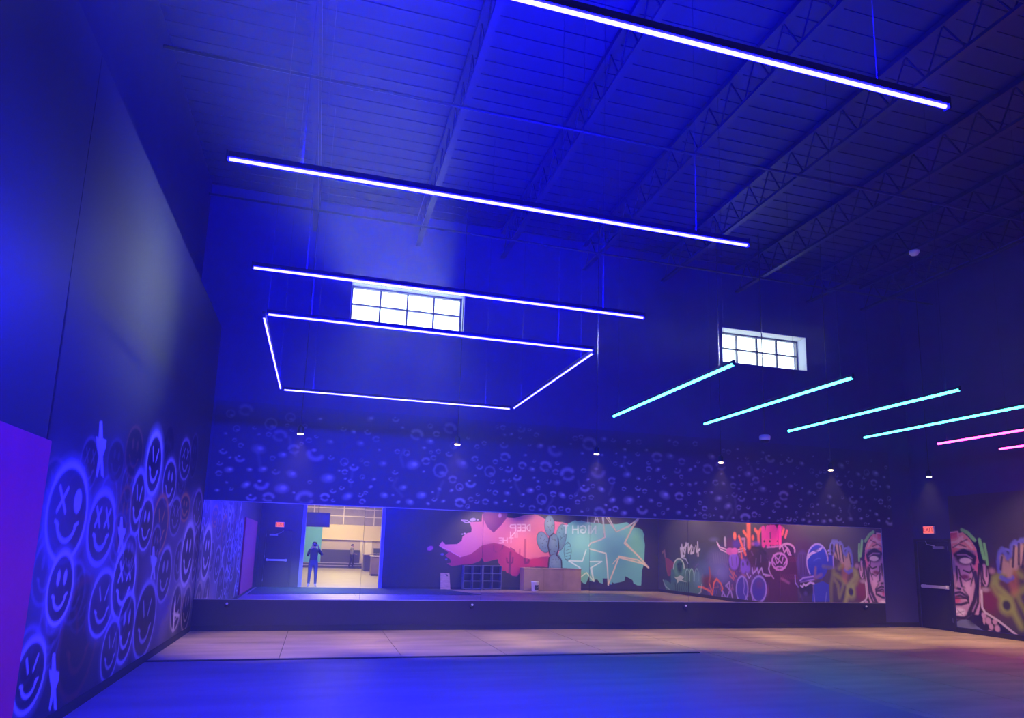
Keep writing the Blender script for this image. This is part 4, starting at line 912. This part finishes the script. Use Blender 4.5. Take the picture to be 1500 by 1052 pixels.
def person(label, loc, rz, arms, legs, cloth, head_tilt=0.0, hands=None):
    """local frame: faces +y; arms/legs: {side: [joint...]}; cloth: materials for top, trousers, shoes"""
    V = [(0, 0, .95), (0, -.01, 1.09), (0, -.015, 1.27), (0, -.01, 1.40), (0, 0, 1.475), (0, .012, 1.535), (0, .02, 1.61), (0, .012, 1.675)]
    Rr = [(.165, .115), (.145, .105), (.175, .12), (.145, .10), (.056, .058), (.066, .078), (.076, .096), (.058, .072)]
    E = [(i, i+1) for i in range(7)]; seg = [1, 0, 0, 0, 2, 2, 2]
    if head_tilt:
        for i in (5, 6, 7): V[i] = (V[i][0], V[i][1]+head_tilt*(V[i][2]-1.47), V[i][2])
    for s in (-1, 1):
        b = len(V); V += [(s*.165, -.01, 1.385)]+arms[s]; Rr += [(.068, .068), (.046, .046), (.030, .030), (.036, .022)]
        E += [(3, b), (b, b+1), (b+1, b+2), (b+2, b+3)]; seg += [0, 0, 3, 2]
    for s in (-1, 1):
        b = len(V); V += [(s*.095, 0, .86)]+legs[s]; Rr += [(.10, .105), (.066, .07), (.047, .05), (.043, .04), (.036, .03)]
        E += [(0, b), (b, b+1), (b+1, b+2), (b+2, b+3), (b+3, b+4)]; seg += [1, 1, 1, 4, 4]
    me = limb_mesh(V, E, Rr)
    bm = bmesh.new(); bm.from_mesh(me); bpy.data.meshes.remove(me)
    A = np.array([V[a] for a, b in E]); B = np.array([V[b] for a, b in E]); d = B-A; L2 = (d*d).sum(1)
    top, pants, shoes, sleeves = cloth; slot = {0: 0, 1: 1, 2: 2, 3: 0 if sleeves else 2, 4: 3}
    for f in bm.faces:
        p = np.array(f.calc_center_median()); t = np.clip(((p-A)*d).sum(1)/L2, 0, 1); k = int(np.linalg.norm(A+d*t[:, None]-p, axis=1).argmin())
        f.material_index = slot[seg[k]]; f.smooth = True
        if f.material_index == 0 and p[2] < .93 and abs(p[0]) < .2 and seg[k] != 3: f.material_index = 1
        if f.material_index == 1 and p[2] > 1.0: f.material_index = 0
    n0 = len(bm.faces)
    # fingers: five unequal chains per hand, rooted in the palm
    def chain(pts, r):
        nonlocal bm
        m2 = limb_mesh(pts, [(i, i+1) for i in range(len(pts)-1)], r, 1); bm.from_mesh(m2); bpy.data.meshes.remove(m2)
    for s in (-1, 1):
        w, h = Vector(arms[s][1]), Vector(arms[s][2]); ax = (h-w).normalized(); side, curl = [Vector(v).normalized() for v in hands[s]]
        for k, ln in zip((-1.5, -.5, .5, 1.5), (.062, .076, .082, .072)):
            b0 = h+side*k*.019; pts = [b0-ax*.02, b0+ax*.03, b0+ax*(.03+ln*.45)+curl*ln*.22, b0+ax*(.03+ln*.55)+curl*ln*.7]
            chain([tuple(p) for p in pts], [.010, .0095, .0085, .007])
        b0 = w+(h-w)*.55+side*.03; pts = [b0-side*.012, b0+side*.016+ax*.02, b0+side*.024+ax*.045+curl*.012, b0+side*.018+ax*.065+curl*.03]
        chain([tuple(p) for p in pts], [.012, .011, .010, .008])
    hc = Vector(V[6])
    blob(bm, hc+Vector((0, .098, -.018)), (.012, .020, .022)); blob(bm, hc+Vector((0, .088, -.058)), (.026, .010, .008))
    for s in (-1, 1):
        blob(bm, hc+Vector((s*.078, -.004, -.012)), (.010, .020, .030)); blob(bm, hc+Vector((s*.031, .080, .012)), (.013, .010, .009))
    bm.faces.ensure_lookup_table()
    for f in bm.faces[n0:]: f.material_index = 2; f.smooth = True
    dm = bpy.data.meshes.new('body'); bm.to_mesh(dm); bm.free()
    for mm in (top, pants, m_skin, shoes): dm.materials.append(mm)
    t = thing('person', label, 'person', loc, rz); o = bpy.data.objects.new('body', dm); link(o, t)
    bm = bmesh.new(); bmesh.ops.create_uvsphere(bm, u_segments=20, v_segments=14, radius=1)
    for v in bm.verts:
        if v.co.z < -.05 and v.co.y > -.35: v.co.z = -.05+(v.co.z+.05)*.1
        if v.co.y > .45 and v.co.z < .42: v.co.y = .45+(v.co.y-.45)*.15
    bmesh.ops.transform(bm, matrix=Matrix.Translation(hc+Vector((0, -.012, .030))) @ Matrix.Diagonal((.092, .112, .088, 1)), verts=bm.verts)
    mesh('hair', bm, m_hair, t, True)
    return t
m_shirt = mat('navy_tee', (.022, .024, .04), .85); m_jean = mat('blue_jeans', (.035, .05, .13), .85); m_shoe = mat('white_trainers', (.6, .58, .55), .6)
m_hood = mat('grey_hoodie', (.16, .14, .12), .9); m_pant = mat('black_trousers', (.02, .02, .025), .85); m_shoe2 = mat('dark_shoes', (.03, .03, .03), .6)
stand = {s: [(s*.115, .015, .48), (s*.125, -.02, .10), (s*.13, .03, .055), (s*.15, .15, .035)] for s in (-1, 1)}
# the phone is held at the camera's own place, its lens just behind it
ph = thing('phone', 'phone held up in landscape by the person in the opening', 'phone', (0, 0, 0))
pc = Vector((0, 0, EYE))-CF*.024-CR*.045-CU*.012
pm = Matrix((CR, CU, -CF)).transposed().to_4x4(); pm.translation = pc; ph.matrix_world = pm
box('phone_case', (-.075, -.036, -.004), (.075, .036, .004), m_housing, ph, bevel=.003)
box('phone_screen', (-.072, -.033, -.0048) if False else (-.072, -.033, .004), (.072, .033, .0048), mat('phone_glass', (.01, .01, .012), .1), ph)
bm = bmesh.new(); bx(bm, (.028, -.006, -.0065), (.062, .030, -.004)); mesh('lens_bump', bm, m_chrome, ph)
px0, py0 = -.085, -.395
def loc_of(w): return (w.x-px0, w.y-py0, w.z)
rh = pc+CR*.122-CF*.035-CU*.03; lh = pc-CR*.122-CF*.03-CU*.03
armsA = {1: [(.315, .10, 1.21), tuple(Vector(loc_of(rh))+Vector((.022, -.03, -.088))), loc_of(rh)], -1: [(-.235, .14, 1.17), tuple(Vector(loc_of(lh))+Vector((-.022, -.03, -.088))), loc_of(lh)]}
person('person in navy tee and blue jeans holding up a phone in the opening', (px0, py0, 0), 0, armsA, stand, (m_shirt, m_jean, m_shoe, True), .10,
       {1: [(0, -1, -.3), (-1, 0, 0)], -1: [(0, -1, -.3), (1, 0, 0)]})
walk = {-1: [(-.10, .10, .48), (-.10, .05, .10), (-.10, .10, .055), (-.11, .22, .035)], 1: [(.10, -.03, .48), (.11, -.14, .11), (.11, -.09, .06), (.12, .03, .035)]}
armsB = {1: [(.25, -.02, 1.10), (.20, .20, 1.02), (.17, .27, 1.02)], -1: [(-.25, -.03, 1.10), (-.20, .19, 1.02), (-.17, .26, 1.02)]}
person('person in grey hoodie and black trousers walking by the lobby steps', (2.45, -23.9, 0), -1.9, armsB, walk, (m_hood, m_pant, m_shoe2, True), .05,
       {1: [(-1, 0, 0), (0, .2, -1)], -1: [(1, 0, 0), (0, .2, -1)]})
